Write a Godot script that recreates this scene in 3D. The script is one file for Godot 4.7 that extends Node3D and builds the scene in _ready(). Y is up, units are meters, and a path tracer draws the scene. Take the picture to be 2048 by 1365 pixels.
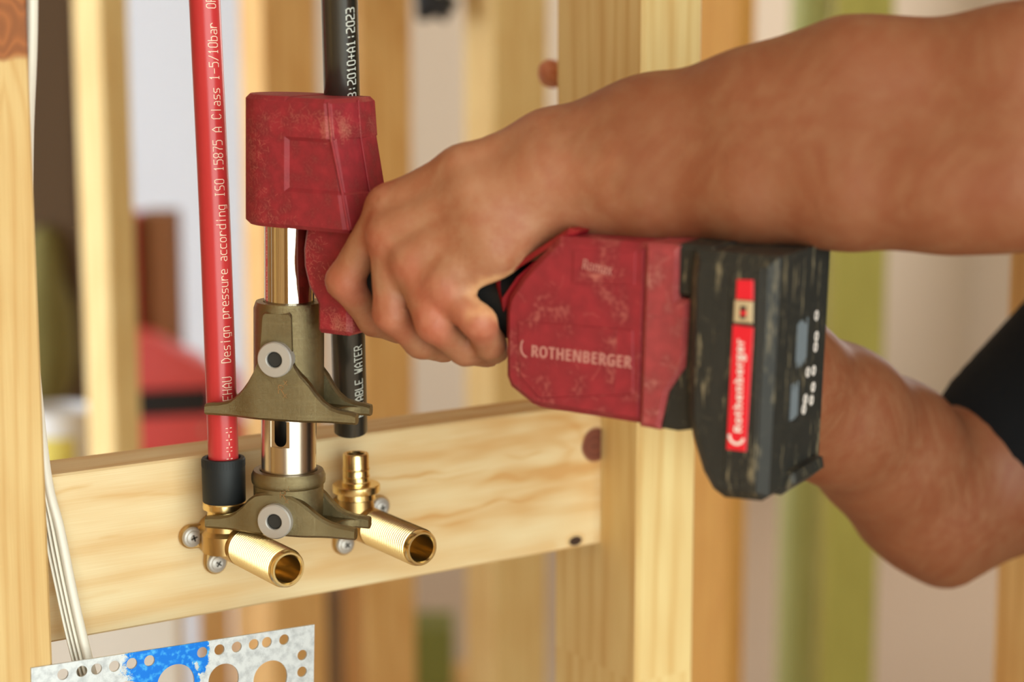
extends Node3D
# A site carpenter's stud frame with a brass pipe fitting being pressed. World: x runs along the stud wall, y up, z out of the wall; metres.
const UP0 := 1.1                      # height of the noggin's top above the floor
const FPX := 3932.68                  # focal length in pixels of the 2048 frame (69 mm on a 36 mm sensor)
var cam_basis: Basis
var cam_at := Vector3(-0.3501, UP0 + 0.2358, 0.9635)
var mats := {}
var taken := {}

func _ready():
	# ---- camera
	cam_basis = Basis.from_euler(Vector3(deg_to_rad(-9.39), deg_to_rad(-33.554), 0))
	var cam := Camera3D.new()
	cam.name = "camera"
	add_child(cam)
	cam.transform = Transform3D(cam_basis, cam_at)
	cam.fov = rad_to_deg(2.0 * atan(682.5 / FPX))
	var lens := CameraAttributesPhysical.new()
	lens.frustum_focal_length = 69.13
	lens.frustum_focus_distance = 1.03
	lens.frustum_near = 0.05
	lens.frustum_far = 60.0
	lens.exposure_aperture = 4.0
	cam.attributes = lens
	cam.current = true
	# ---- sky and exposure
	var env := Environment.new()
	env.background_mode = Environment.BG_SKY
	var sky := Sky.new()
	var sm := ProceduralSkyMaterial.new()
	sm.sky_top_color = Color(0.80, 0.86, 0.95)
	sm.sky_horizon_color = Color(0.95, 0.96, 0.97)
	sm.ground_bottom_color = Color(0.55, 0.52, 0.48)
	sm.ground_horizon_color = Color(0.8, 0.79, 0.77)
	sky.sky_material = sm
	env.sky = sky
	env.background_energy_multiplier = 1.6
	env.tonemap_mode = Environment.TONE_MAPPER_LINEAR
	env.tonemap_exposure = 1.0
	env.sdfgi_enabled = true
	env.ssao_enabled = true
	env.ssil_enabled = true
	var we := WorldEnvironment.new()
	we.name = "world_environment"
	we.environment = env
	add_child(we)
	# ---- left daylight, plus an assumed front key and an added right fill
	area_light("key_light_front_opening", Vector3(-0.28, 1.27, 2.62), 0.0, Vector2(2.62, 2.15), 1.42, Color(0.915, 0.965, 0.935))  # soft key light; the opening behind the camera is assumed
	area_light("daylight_side_opening", Vector3(-2.55, 1.25, -1.75), -PI / 2, Vector2(1.9, 2.1), 3.0, Color(0.88, 0.94, 1.0))
	area_light("added_fill_right_opening", Vector3(4.15, 1.5, -1.9), PI / 2, Vector2(1.3, 1.35), 1.6, Color(1.0, 0.97, 0.93))  # added fill that brightens the right of the back wall
	make_materials()
	build_room()
	build_frame()
	build_background()
	build_pipes()
	build_fittings()
	build_plate_and_cables()
	build_tool()
	build_people()

func area_light(called, where, turn, size, energy, tint):
	var l := AreaLight3D.new()
	l.name = called
	l.area_size = size
	l.area_normalize_energy = false
	l.light_energy = energy
	l.light_color = tint
	l.shadow_enabled = true
	l.area_range = 14.0
	l.area_attenuation = 2.0
	add_child(l)
	l.position = where
	l.rotation.y = turn

# ------------------------------------------------------------------ helpers
func at(px: float, py: float, d: float) -> Vector3:
	return cam_at + cam_basis * Vector3((px - 1024.0) / FPX * d, -(py - 682.5) / FPX * d, -d)

func wall(x: float, v: float, z: float) -> Vector3:          # millimetres in the wall's own frame
	return Vector3(x * 0.001, UP0 + v * 0.001, z * 0.001)

func numbered(called: String) -> String:
	if not taken.has(called):
		taken[called] = 0
		return called
	taken[called] += 1
	return "%s_%03d" % [called, taken[called]]

func tag(o: Node, label: String, category := "", group := "", kind := "") -> void:
	o.set_meta("label", label)
	if category: o.set_meta("category", category)
	if group: o.set_meta("group", group)
	if kind: o.set_meta("kind", kind)

func thing(called: String, label: String, category: String, xf := Transform3D(), group := "") -> Node3D:
	var o := Node3D.new()
	o.name = numbered(called)
	add_child(o)
	o.transform = xf
	tag(o, label, category, group)
	return o

func part(called: String, mesh: Mesh, m: Material, parent: Node, xf := Transform3D()) -> MeshInstance3D:
	var o := MeshInstance3D.new()
	o.name = called
	o.mesh = mesh
	o.material_override = m
	parent.add_child(o, true)
	o.transform = xf
	return o

func solid(called: String, mesh: Mesh, m: Material, label: String, category: String, xf := Transform3D(), group := "") -> MeshInstance3D:
	var o := part(numbered(called), mesh, m, self, xf)
	tag(o, label, category, group)
	return o

func setting(called: String, mesh: Mesh, m: Material, label: String, xf := Transform3D()) -> MeshInstance3D:
	var o := part(called, mesh, m, self, xf)
	tag(o, label, "", "", "structure")
	return o

func tri(st: SurfaceTool, a: Vector3, b: Vector3, c: Vector3, out: Vector3, uv = null) -> void:
	if (c - a).cross(b - a).dot(out) < 0.0:
		var t = b
		b = c
		c = t
		if uv: uv = [uv[0], uv[2], uv[1]]
	var p := [a, b, c]
	for i in 3:
		if uv: st.set_uv(uv[i])
		st.add_vertex(p[i])

func quad(st: SurfaceTool, a: Vector3, b: Vector3, c: Vector3, d: Vector3, out: Vector3, uv = null) -> void:
	tri(st, a, b, c, out, [uv[0], uv[1], uv[2]] if uv else null)
	tri(st, a, c, d, out, [uv[0], uv[2], uv[3]] if uv else null)

func start() -> SurfaceTool:
	var st := SurfaceTool.new()
	st.begin(Mesh.PRIMITIVE_TRIANGLES)
	return st

func finish(st: SurfaceTool) -> ArrayMesh:
	st.generate_normals()
	return st.commit()

# A box with chamfered edges. UVs in metres: v runs along `grain` (0, 1 or 2), u across.
func add_box(st: SurfaceTool, lo: Vector3, hi: Vector3, bev := 0.0, grain := 1, uvo := Vector2.ZERO) -> void:
	st.set_smooth_group(-1)
	var cen := (lo + hi) / 2
	var h := (hi - lo) / 2
	var uvf := func(p: Vector3, n: int) -> Vector2:
		var q := [p.x, p.y, p.z]
		var o := [1, 2, 0] if n == 0 else ([2, 0, 1] if n == 1 else [0, 1, 2])
		if n == grain: return Vector2(q[o[0]], q[o[1]]) + uvo
		var across = o[0] if o[1] == grain else o[1]
		return Vector2(q[across] + n * 0.31, q[grain]) + uvo
	for n in 3:
		for s in [-1.0, 1.0]:
			var a := (n + 1) % 3
			var b := (n + 2) % 3
			var c := []
			for k in [[-1, -1], [1, -1], [1, 1], [-1, 1]]:
				var p := Vector3.ZERO
				p[n] = s * h[n]
				p[a] = k[0] * (h[a] - bev)
				p[b] = k[1] * (h[b] - bev)
				c.append(cen + p)
			var out := Vector3.ZERO
			out[n] = s
			quad(st, c[0], c[1], c[2], c[3], out, [uvf.call(c[0], n), uvf.call(c[1], n), uvf.call(c[2], n), uvf.call(c[3], n)])
	if bev <= 0.0: return
	for n in 3:                      # edges parallel to n
		var a := (n + 1) % 3
		var b := (n + 2) % 3
		for sa in [-1.0, 1.0]:
			for sb in [-1.0, 1.0]:
				var c := []
				for k in [[-1, 0], [1, 0], [1, 1], [-1, 1]]:
					var p := Vector3.ZERO
					p[n] = k[0] * (h[n] - bev)
					p[a] = sa * (h[a] - (0.0 if k[1] == 0 else bev))
					p[b] = sb * (h[b] - (bev if k[1] == 0 else 0.0))
					c.append(cen + p)
				var out := Vector3.ZERO
				out[a] = sa
				out[b] = sb
				quad(st, c[0], c[1], c[2], c[3], out, [uvf.call(c[0], a), uvf.call(c[1], a), uvf.call(c[2], a), uvf.call(c[3], a)])
	for sx in [-1.0, 1.0]:
		for sy in [-1.0, 1.0]:
			for sz in [-1.0, 1.0]:
				var s := Vector3(sx, sy, sz)
				var ps := []
				for n in 3:
					var p := Vector3.ZERO
					for k in 3: p[k] = s[k] * (h[k] - (0.0 if k == n else bev))
					ps.append(cen + p)
				tri(st, ps[0], ps[1], ps[2], s, [uvf.call(ps[0], 0), uvf.call(ps[1], 0), uvf.call(ps[2], 0)])

func box(lo: Vector3, hi: Vector3, bev := 0.0, grain := 1, uvo := Vector2.ZERO) -> ArrayMesh:
	var st := start()
	add_box(st, lo, hi, bev, grain, uvo)
	return finish(st)

# Surface of revolution round y; profile of (radius, y). Creases sharper than 32 degrees stay hard.
func add_lathe(st: SurfaceTool, prof: Array, segs := 40, xf := Transform3D(), a0 := 0.0, a1 := TAU) -> void:
	var g := 1
	for i in prof.size() - 1:
		var p: Vector2 = prof[i]
		var q: Vector2 = prof[i + 1]
		if i > 0 and absf((p - prof[i - 1]).angle_to(q - p)) > 0.56: g += 1
		st.set_smooth_group(g)
		var nrm := Vector2(q.y - p.y, -(q.x - p.x))          # outward when the profile climbs
		for k in segs:
			var t0 := a0 + (a1 - a0) * k / segs
			var t1 := a0 + (a1 - a0) * (k + 1) / segs
			if k == segs - 1 and absf(a1 - a0 - TAU) < 1e-6: t1 = a0
			var d0 := Vector3(cos(t0), 0, sin(t0))
			var d1 := Vector3(cos(t1), 0, sin(t1))
			var out := xf.basis * ((d0 + d1) * nrm.x + Vector3(0, nrm.y * 2, 0))
			var a := xf * (d0 * p.x + Vector3(0, p.y, 0))
			var b := xf * (d1 * p.x + Vector3(0, p.y, 0))
			var c := xf * (d1 * q.x + Vector3(0, q.y, 0))
			var d := xf * (d0 * q.x + Vector3(0, q.y, 0))
			if p.x > 1e-7: tri(st, a, b, c, out)
			if q.x > 1e-7: tri(st, a, c, d, out)

func lathe(prof: Array, segs := 40, xf := Transform3D()) -> ArrayMesh:
	var st := start()
	add_lathe(st, prof, segs, xf)
	return finish(st)

func mmv(a: Array) -> Array:          # [[x, y], ...] in millimetres to Vector2 in metres
	var o := []
	for p in a: o.append(Vector2(p[0], p[1]) * 0.001)
	return o

func inset(poly: Array, d: float) -> Array:
	var n := poly.size()
	var area := 0.0
	for i in n: area += (poly[i] as Vector2).cross(poly[(i + 1) % n])
	var s := 1.0 if area > 0 else -1.0
	var o := []
	for i in n:
		var e0: Vector2 = (poly[i] - poly[(i + n - 1) % n]).normalized()
		var e1: Vector2 = (poly[(i + 1) % n] - poly[i]).normalized()
		var n0 := Vector2(-e0.y, e0.x) * s
		var n1 := Vector2(-e1.y, e1.x) * s
		var m := n0 + n1
		o.append(poly[i] + m * (d / maxf(0.35, 1.0 + n0.dot(n1))))
	return o

# An outline in xy drawn out along z with bevelled rims; `top` may give another outline with as many points for the far end.
func add_slab(st: SurfaceTool, poly: Array, z0: float, z1: float, bev := 0.0, xf := Transform3D(), top = null) -> void:
	var p0: Array = poly
	var p1: Array = top if top else poly
	var n := poly.size()
	var area := 0.0
	for i in n: area += (poly[i] as Vector2).cross(poly[(i + 1) % n])
	var s := 1.0 if area > 0 else -1.0
	var i0 := inset(p0, bev) if bev > 0 else p0
	var i1 := inset(p1, bev) if bev > 0 else p1
	var first := 0
	for i in n:
		if absf((poly[i] - poly[(i + n - 1) % n]).angle_to(poly[(i + 1) % n] - poly[i])) > 0.6:
			first = i
			break
	var g := 10
	var rings := [[i0, z0], [p0, z0 + bev], [p1, z1 - bev], [i1, z1]]
	for kk in n:
		var i := (first + kk) % n
		var j := (i + 1) % n
		if kk > 0 and absf((poly[i] - poly[(i + n - 1) % n]).angle_to(poly[j] - poly[i])) > 0.6: g += 4
		var e: Vector2 = poly[j] - poly[i]
		var out2 := Vector2(e.y, -e.x) * s
		for r in 3:
			if bev <= 0 and r != 1: continue
			st.set_smooth_group(g + r)
			var A: Array = rings[r][0]
			var B: Array = rings[r + 1][0]
			var za: float = rings[r][1]
			var zb: float = rings[r + 1][1]
			var zo: float = [-1.0, 0.0, 1.0][r] * out2.length()
			quad(st, xf * Vector3(A[i].x, A[i].y, za), xf * Vector3(A[j].x, A[j].y, za), xf * Vector3(B[j].x, B[j].y, zb), xf * Vector3(B[i].x, B[i].y, zb), xf.basis * Vector3(out2.x, out2.y, zo))
	st.set_smooth_group(-1)
	for e in [[i0, z0, -1.0], [i1, z1, 1.0]]:
		var idx := Geometry2D.triangulate_polygon(PackedVector2Array(e[0]))
		for t in range(0, idx.size(), 3):
			var q := []
			for m in 3: q.append(xf * Vector3(e[0][idx[t + m]].x, e[0][idx[t + m]].y, e[1]))
			tri(st, q[0], q[1], q[2], xf.basis * Vector3(0, 0, e[2]))

func slab(poly: Array, z0: float, z1: float, bev := 0.0, xf := Transform3D()) -> ArrayMesh:
	var st := start()
	add_slab(st, poly, z0, z1, bev, xf)
	return finish(st)

# A tube swept through points; radii across (rx) and along `side` (rz)
func add_sweep(st: SurfaceTool, pts: Array, rx: float, rz: float, segs := 20, side := Vector3.BACK, caps := true) -> void:
	st.set_smooth_group(0)
	var rows := []
	for i in pts.size():
		var t: Vector3 = (pts[mini(i + 1, pts.size() - 1)] - pts[maxi(i - 1, 0)]).normalized()
		var b := side.cross(t).normalized()
		var c := t.cross(b).normalized()
		var row := []
		for k in segs:
			var a := TAU * k / segs
			row.append(pts[i] + b * cos(a) * rx + c * sin(a) * rz)
		rows.append(row)
	for i in pts.size() - 1:
		for k in segs:
			var k2 := (k + 1) % segs
			var out: Vector3 = rows[i][k] + rows[i][k2] - pts[i] * 2.0
			quad(st, rows[i][k], rows[i][k2], rows[i + 1][k2], rows[i + 1][k], out)
	if caps:
		st.set_smooth_group(-1)
		for e in [0, pts.size() - 1]:
			var out2: Vector3 = (pts[e] - pts[1 if e == 0 else e - 1])
			for k in segs: tri(st, pts[e], rows[e][k], rows[e][(k + 1) % segs], out2)

func sweep(pts: Array, rx: float, rz: float, segs := 20, side := Vector3.BACK) -> ArrayMesh:
	var st := start()
	add_sweep(st, pts, rx, rz, segs, side)
	return finish(st)

func smooth_path(pts: Array, n := 8) -> Array:
	var o := []
	for i in pts.size() - 1:
		var a: Vector3 = pts[maxi(i - 1, 0)]
		var d: Vector3 = pts[mini(i + 2, pts.size() - 1)]
		for k in n: o.append(pts[i].cubic_interpolate(pts[i + 1], a, d, float(k) / n))
	o.append(pts[-1])
	return o

# ------------------------------------------------------------------ lettering: strokes on a 4 x 6 grid
const ORDINAL := ["first", "second", "third", "fourth", "fifth", "sixth"]
const GLYPH := {
	"R": "00 06 36 45 44 33 03|23 40", "E": "40 00 06 46|03 33", "H": "00 06|40 46|03 43", "A": "00 04 26 44 40|02 42", "U": "06 01 10 30 41 46",
	"D": "00 06 26 44 42 20 00", "e": "02 42 43 34 14 03 01 10 40", "s": "00 30 41 32 12 03 14 44", "i": "20 24|25 26", "g": "40 10 01 03 14 44 40|4a 1a|40 4a", "n": "00 04|03 14 34 43 40",
	"p": "0b 04 34 43 41 30 00", "r": "00 04|02 14 34 43", "u": "04 01 10 40 44", "a": "14 34 43 40 10 01 12 42", "c": "44 14 03 01 10 40", "o": "10 30 41 43 34 14 03 01 10",
	"d": "46 40 10 01 03 14 44", "I": "10 30|20 26|16 36", "S": "00 30 41 42 33 13 04 05 16 46", "O": "10 30 41 45 36 16 05 01 10", "1": "10 30|20 26 15", "5": "00 30 41 43 34 04 06 46",
	"8": "10 30 41 42 33 13 04 05 16 36 45 44 33|13 02 01 10", "7": "06 46 45 22 20", "C": "41 30 10 01 05 16 36 45", "l": "20 26", "-": "03 43", "/": "00 46", "0": "10 30 41 45 36 16 05 01 10",
	"b": "06 00 30 41 43 34 04", "F": "00 06 46|03 33", "3": "00 30 41 42 33 13|33 44 45 36 06", ":": "21 22|24 25", "2": "40 00 02 33 44 45 36 06", "+": "03 43|21 25", "P": "00 06 36 45 44 33 03",
	"T": "20 26|06 46", "B": "00 06 36 45 44 33 03|33 42 41 30 00", "L": "06 00 40", "W": "06 10 24 30 46", "4": "30 36 02 42", "N": "00 06 40 46", "G": "46 16 05 01 10 40 43 23", "x": "00 44|04 40", "m": "00 04 14 22 34 44 40",
}

# Letters laid on a surface: `place` turns (along the line, across it) in metres into a point just above the surface.
func add_strokes(st: SurfaceTool, text: String, height: float, advance: float, width: float, place: Callable) -> void:
	st.set_smooth_group(-1)
	var gh := height / 6.0
	var gw := advance * 0.66 / 4.0
	for n in text.length():
		var ch := text[n]
		if not GLYPH.has(ch): continue
		for line in GLYPH[ch].split("|"):
			var pts := []
			for pr in line.split(" "):
				var gy: float = {"a": -1.6, "b": -1.6}.get(pr[1], float(pr[1]) if pr[1].is_valid_int() else 0.0)
				pts.append(Vector2(n * advance + float(pr[0]) * gw, gy * gh))
			for i in pts.size() - 1:
				var d: Vector2 = (pts[i + 1] - pts[i]).normalized() * width / 2
				var s := Vector2(-d.y, d.x)
				var a: Vector2 = pts[i] - d
				var b: Vector2 = pts[i + 1] + d
				var cuts := maxi(1, ceili(a.distance_to(b) / 0.0006))
				for m in cuts:
					var a2 := a.lerp(b, float(m) / cuts)
					var b2 := a.lerp(b, float(m + 1) / cuts)
					var w := []
					for k in [a2 + s, b2 + s, b2 - s, a2 - s]: w.append(place.call(k.x, k.y))
					quad(st, w[0], w[1], w[2], w[3], place.call(a2.x, a2.y, 0.001) - place.call(a2.x, a2.y))

func text_mesh(words: String, size: float, bold := true) -> Mesh:
	var f := SystemFont.new()
	f.font_names = PackedStringArray(["Droid Sans"])
	f.font_weight = 700 if bold else 400
	var t := TextMesh.new()
	t.text = words
	t.font = f
	t.font_size = 32
	t.pixel_size = size / 32.0
	t.depth = 0.0003
	return t

# ------------------------------------------------------------------ a skin over bones: smooth union of tapered capsules, meshed as surface nets
# groups[0] is the main mass, the others (fingers) join it with kj and one another with kf
func add_skin(out_v: PackedVector3Array, out_n: PackedVector3Array, out_i: PackedInt32Array, groups: Array, cell: float, kj: float, kf: float) -> void:
	var prims := []
	for gi in groups.size():
		for p in groups[gi].p: prims.append([p[0], p[1], p[2], p[3], gi, p[4] if p.size() > 4 else groups[gi].k])
	var nb := 8
	var bs := cell * nb
	var blocks := {}
	var kmax := kj
	for p in prims: kmax = maxf(kmax, p[5])
	kmax *= 1.7
	for pi in prims.size():
		var p: Array = prims[pi]
		var r := maxf(p[2], p[3]) + kmax
		var lo := Vector3(minf(p[0].x, p[1].x), minf(p[0].y, p[1].y), minf(p[0].z, p[1].z)) - Vector3.ONE * r
		var hi := Vector3(maxf(p[0].x, p[1].x), maxf(p[0].y, p[1].y), maxf(p[0].z, p[1].z)) + Vector3.ONE * r
		var b0 := Vector3i((lo / bs).floor())
		var b1 := Vector3i((hi / bs).floor())
		for x in range(b0.x, b1.x + 1):
			for y in range(b0.y, b1.y + 1):
				for z in range(b0.z, b1.z + 1):
					var c := (Vector3(x, y, z) + Vector3.ONE * 0.5) * bs
					var d := seg(c, p)
					if d < bs * 0.87 + kmax:
						var key := Vector3i(x, y, z)
						if not blocks.has(key): blocks[key] = []
						blocks[key].append(pi)
	var verts := {}
	var edges := []
	var m := nb + 1
	var f := PackedFloat32Array()
	f.resize(m * m * m)
	for key in blocks:
		var mine := []
		for pi in blocks[key]: mine.append(prims[pi])
		var c0 := (Vector3(key) + Vector3.ONE * 0.5) * bs
		if field(c0, mine, groups, kj, kf) < -bs * 0.95: continue
		var base := Vector3(key) * bs
		var neg := 0
		for z in m:
			for y in m:
				for x in m:
					var v := field(base + Vector3(x, y, z) * cell, mine, groups, kj, kf)
					f[x + m * (y + m * z)] = v
					if v < 0: neg += 1
		if neg == 0 or neg == m * m * m: continue
		var g0: Vector3i = key * nb
		for z in nb:
			for y in nb:
				for x in nb:
					var o := x + m * (y + m * z)
					var vals := [f[o], f[o + 1], f[o + m], f[o + m + 1], f[o + m * m], f[o + m * m + 1], f[o + m * m + m], f[o + m * m + m + 1]]
					var cnt := 0
					for v in vals: if v < 0: cnt += 1
					if cnt > 0 and cnt < 8:
						var acc := Vector3.ZERO
						var num := 0
						for e in EDGES:
							var va: float = vals[e[0]]
							var vb: float = vals[e[1]]
							if (va < 0) != (vb < 0):
								var t := va / (va - vb)
								acc += Vector3(e[0] & 1, (e[0] >> 1) & 1, e[0] >> 2).lerp(Vector3(e[1] & 1, (e[1] >> 1) & 1, e[1] >> 2), t)
								num += 1
						verts[g0 + Vector3i(x, y, z)] = out_v.size()
						out_v.append(base + (Vector3(x, y, z) + acc / num) * cell)
						out_n.append(Vector3.ZERO)
					if (vals[0] < 0) != (vals[1] < 0): edges.append([g0 + Vector3i(x, y, z), 0, vals[0] < 0])
					if (vals[0] < 0) != (vals[2] < 0): edges.append([g0 + Vector3i(x, y, z), 1, vals[0] < 0])
					if (vals[0] < 0) != (vals[4] < 0): edges.append([g0 + Vector3i(x, y, z), 2, vals[0] < 0])
	for e in edges:
		var c: Vector3i = e[0]
		var u := Vector3i.ZERO
		var w := Vector3i.ZERO
		u[(e[1] + 1) % 3] = 1
		w[(e[1] + 2) % 3] = 1
		var q := [c - u - w, c - w, c, c - u]
		if not (verts.has(q[0]) and verts.has(q[1]) and verts.has(q[2]) and verts.has(q[3])): continue
		var k := [verts[q[0]], verts[q[1]], verts[q[2]], verts[q[3]]]
		if e[2]: k = [k[3], k[2], k[1], k[0]]
		for t in [[0, 1, 2], [0, 2, 3]]:
			var a: int = k[t[0]]
			var b: int = k[t[1]]
			var d: int = k[t[2]]
			out_i.append_array([a, b, d])
			var nn := (out_v[d] - out_v[a]).cross(out_v[b] - out_v[a])
			out_n[a] += nn
			out_n[b] += nn
			out_n[d] += nn

const EDGES := [[0, 1], [2, 3], [4, 5], [6, 7], [0, 2], [1, 3], [4, 6], [5, 7], [0, 4], [1, 5], [2, 6], [3, 7]]

func seg(p: Vector3, c: Array) -> float:
	var ba: Vector3 = c[1] - c[0]
	var h := clampf((p - c[0]).dot(ba) / maxf(ba.length_squared(), 1e-9), 0.0, 1.0)
	return (p - c[0] - ba * h).length() - lerpf(c[2], c[3], h)

func smin(a: float, b: float, k: float) -> float:
	var h := maxf(k - absf(a - b), 0.0) / k
	return minf(a, b) - h * h * k * 0.25

func field(p: Vector3, mine: Array, groups: Array, kj: float, kf: float) -> float:
	var main := 9.0
	var fin := 9.0
	var cur := 9.0
	var g := -1
	for c in mine:
		if c[4] != g:
			if g > 0: fin = smin(fin, cur, kf)
			g = c[4]
			cur = 9.0
		if g == 0: main = smin(main, seg(p, c), c[5])
		else: cur = smin(cur, seg(p, c), groups[g].k)
	if g > 0: fin = smin(fin, cur, kf)
	return smin(main, fin, kj)

func skin_mesh(jobs: Array, tint = null) -> ArrayMesh:
	var v := PackedVector3Array()
	var n := PackedVector3Array()
	var idx := PackedInt32Array()
	for j in jobs: add_skin(v, n, idx, j[0], j[1], j[2], j[3])
	for i in n.size(): n[i] = n[i].normalized()
	var a := []
	a.resize(Mesh.ARRAY_MAX)
	a[Mesh.ARRAY_VERTEX] = v
	a[Mesh.ARRAY_NORMAL] = n
	a[Mesh.ARRAY_INDEX] = idx
	if tint:
		var c := PackedColorArray()
		for p in v: c.append(tint.call(p))
		a[Mesh.ARRAY_COLOR] = c
	var am := ArrayMesh.new()
	am.add_surface_from_arrays(Mesh.PRIMITIVE_TRIANGLES, a)
	return am

# ------------------------------------------------------------------ materials
func mat(called: String, c: Color, rough := 0.6, metal := 0.0, spec := 0.5) -> StandardMaterial3D:
	var m := StandardMaterial3D.new()
	m.resource_name = called
	m.albedo_color = c
	m.roughness = rough
	m.metallic = metal
	m.metallic_specular = spec
	mats[called] = m
	return m

func rgb8(r, g, b) -> Color:
	return Color(r / 255.0, g / 255.0, b / 255.0)

func noise(seed_: int, freq: float, octaves := 3) -> FastNoiseLite:
	var n := FastNoiseLite.new()
	n.seed = seed_
	n.noise_type = FastNoiseLite.TYPE_SIMPLEX_SMOOTH
	n.frequency = freq
	n.fractal_octaves = octaves
	return n

# Sawn softwood: v along the grain. knots: [u, v, ru, rv, colour]; streaks: [u, v, half length in v, strength]
func wood(w: int, h: int, seed_: int, light: Color, dark: Color, rings: float, knots := [], streaks := []) -> ImageTexture:
	var im := Image.create(w, h, false, Image.FORMAT_RGB8)
	var n1 := noise(seed_, 1.0, 2)
	var n2 := noise(seed_ + 7, 1.0, 2)
	for y in h:
		var v := float(y) / h
		for x in w:
			var u := float(x) / w
			var ring: float = u * rings + n1.get_noise_2d(u * 1.1, v * 0.7) * rings * 0.16
			var kd := 9.0
			var kc := dark
			for k in knots:
				var du: float = (u - k[0]) / k[2]
				var dv: float = (v - k[1]) / k[3]
				var d := du * du + dv * dv
				ring += signf(du) * 1.4 * exp(-d * 0.25)
				if d < kd:
					kd = d
					kc = k[4]
			var s := 0.5 + 0.5 * sin(TAU * ring)
			s = s * s * s
			var fib := n2.get_noise_2d(u * 150.0, v * 7.0)
			var blot := n1.get_noise_2d(u * 5.0 + 40.0, v * 5.0)
			var t := 0.26 * s + 0.14 * fib + 0.2 * blot + 0.16
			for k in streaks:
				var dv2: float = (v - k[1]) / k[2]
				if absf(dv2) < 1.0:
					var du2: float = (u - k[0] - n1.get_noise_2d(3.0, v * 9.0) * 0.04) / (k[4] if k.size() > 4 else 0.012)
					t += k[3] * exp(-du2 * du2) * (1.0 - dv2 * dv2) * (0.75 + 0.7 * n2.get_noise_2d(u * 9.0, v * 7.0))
			var c := light.lerp(dark, clampf(t, 0.0, 1.0))
			if kd < 1.35:
				var e := 1.0 - smoothstep(0.75, 1.35, kd + 0.25 * blot)
				c = c.lerp(kc.darkened(0.04 + 0.14 * absf(sin(kd * 6.0 + 4.0 * blot))), e)
			im.set_pixel(x, y, c)
	return ImageTexture.create_from_image(im)

func wood_mat(called: String, tex: Texture2D, across: float, along: float) -> StandardMaterial3D:
	var m := mat(called, Color.WHITE, 0.62, 0.0, 0.4)
	m.albedo_texture = tex
	m.uv1_scale = Vector3(1.0 / across, 1.0 / along, 1)
	return m

# Moulded plastic: base colour with chalky scuffs (fine random strokes) and dust patches
func scuffed(size: int, seed_: int, base: Color, scuff: Color, strokes: int, patches: Array, dust := 0.0, streak := Vector2.ONE) -> ImageTexture:
	var im := Image.create(size, size, false, Image.FORMAT_RGB8)
	var n := noise(seed_, 1.0, 4)
	var buf := PackedFloat32Array()
	buf.resize(size * size)
	var rng := RandomNumberGenerator.new()
	rng.seed = seed_
	for i in strokes:
		var p: Array = patches[i % patches.size()]
		var c := Vector2(p[0] + rng.randfn() * p[2], p[1] + rng.randfn() * p[3]) * size
		var dir := Vector2.from_angle(rng.randf() * TAU)
		var bend := rng.randf_range(-0.05, 0.05)
		var a: float = rng.randf_range(0.12, 0.6) * p[4]
		for k in rng.randi_range(3, 26):
			c += dir
			dir = dir.rotated(bend)
			var ix := int(c.x)
			var iy := int(c.y)
			for o in [Vector2i(0, 0), Vector2i(1, 0), Vector2i(0, 1)]:
				if ix >= 0 and iy >= 0 and ix < size - 1 and iy < size - 1:
					var at_: int = ix + o.x + (iy + o.y) * size
					buf[at_] = maxf(buf[at_], a)
	for y in size:
		for x in size:
			var u := float(x) / size
			var v := float(y) / size
			var b := n.get_noise_2d(u * 9.0 * streak.x, v * 9.0 * streak.y)
			var b2 := n.get_noise_2d(u * 60.0 * streak.x + 50.0, v * 60.0 * streak.y)
			var c := base.lerp(base.darkened(0.35), clampf(0.5 * b + 0.25, 0, 1))
			var t := clampf((b * 0.8 + b2 * 0.4 - (0.12 if dust < 1.5 else 0.26)) * dust, 0.0, 0.7) + buf[x + y * size]
			im.set_pixel(x, y, c.lerp(scuff, clampf(t, 0, 0.9)))
	return ImageTexture.create_from_image(im)

func local_map(m: StandardMaterial3D, tex: Texture2D, span: float, off := Vector3.ZERO) -> StandardMaterial3D:
	m.albedo_color = Color.WHITE
	m.albedo_texture = tex
	m.uv1_triplanar = true
	m.uv1_scale = Vector3.ONE / span
	m.uv1_offset = off
	m.uv1_triplanar_sharpness = 4.0
	return m

func relief(m: StandardMaterial3D, freq: float, depth: float, span: float, seed_ := 3) -> void:
	var t := NoiseTexture2D.new()
	t.width = 256
	t.height = 256
	t.seamless = true
	t.noise = noise(seed_, freq, 4)
	m.heightmap_enabled = true
	m.heightmap_texture = t
	m.heightmap_scale = depth
	if not m.uv1_triplanar:
		m.uv1_triplanar = true
		m.uv1_scale = Vector3.ONE / span

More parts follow.
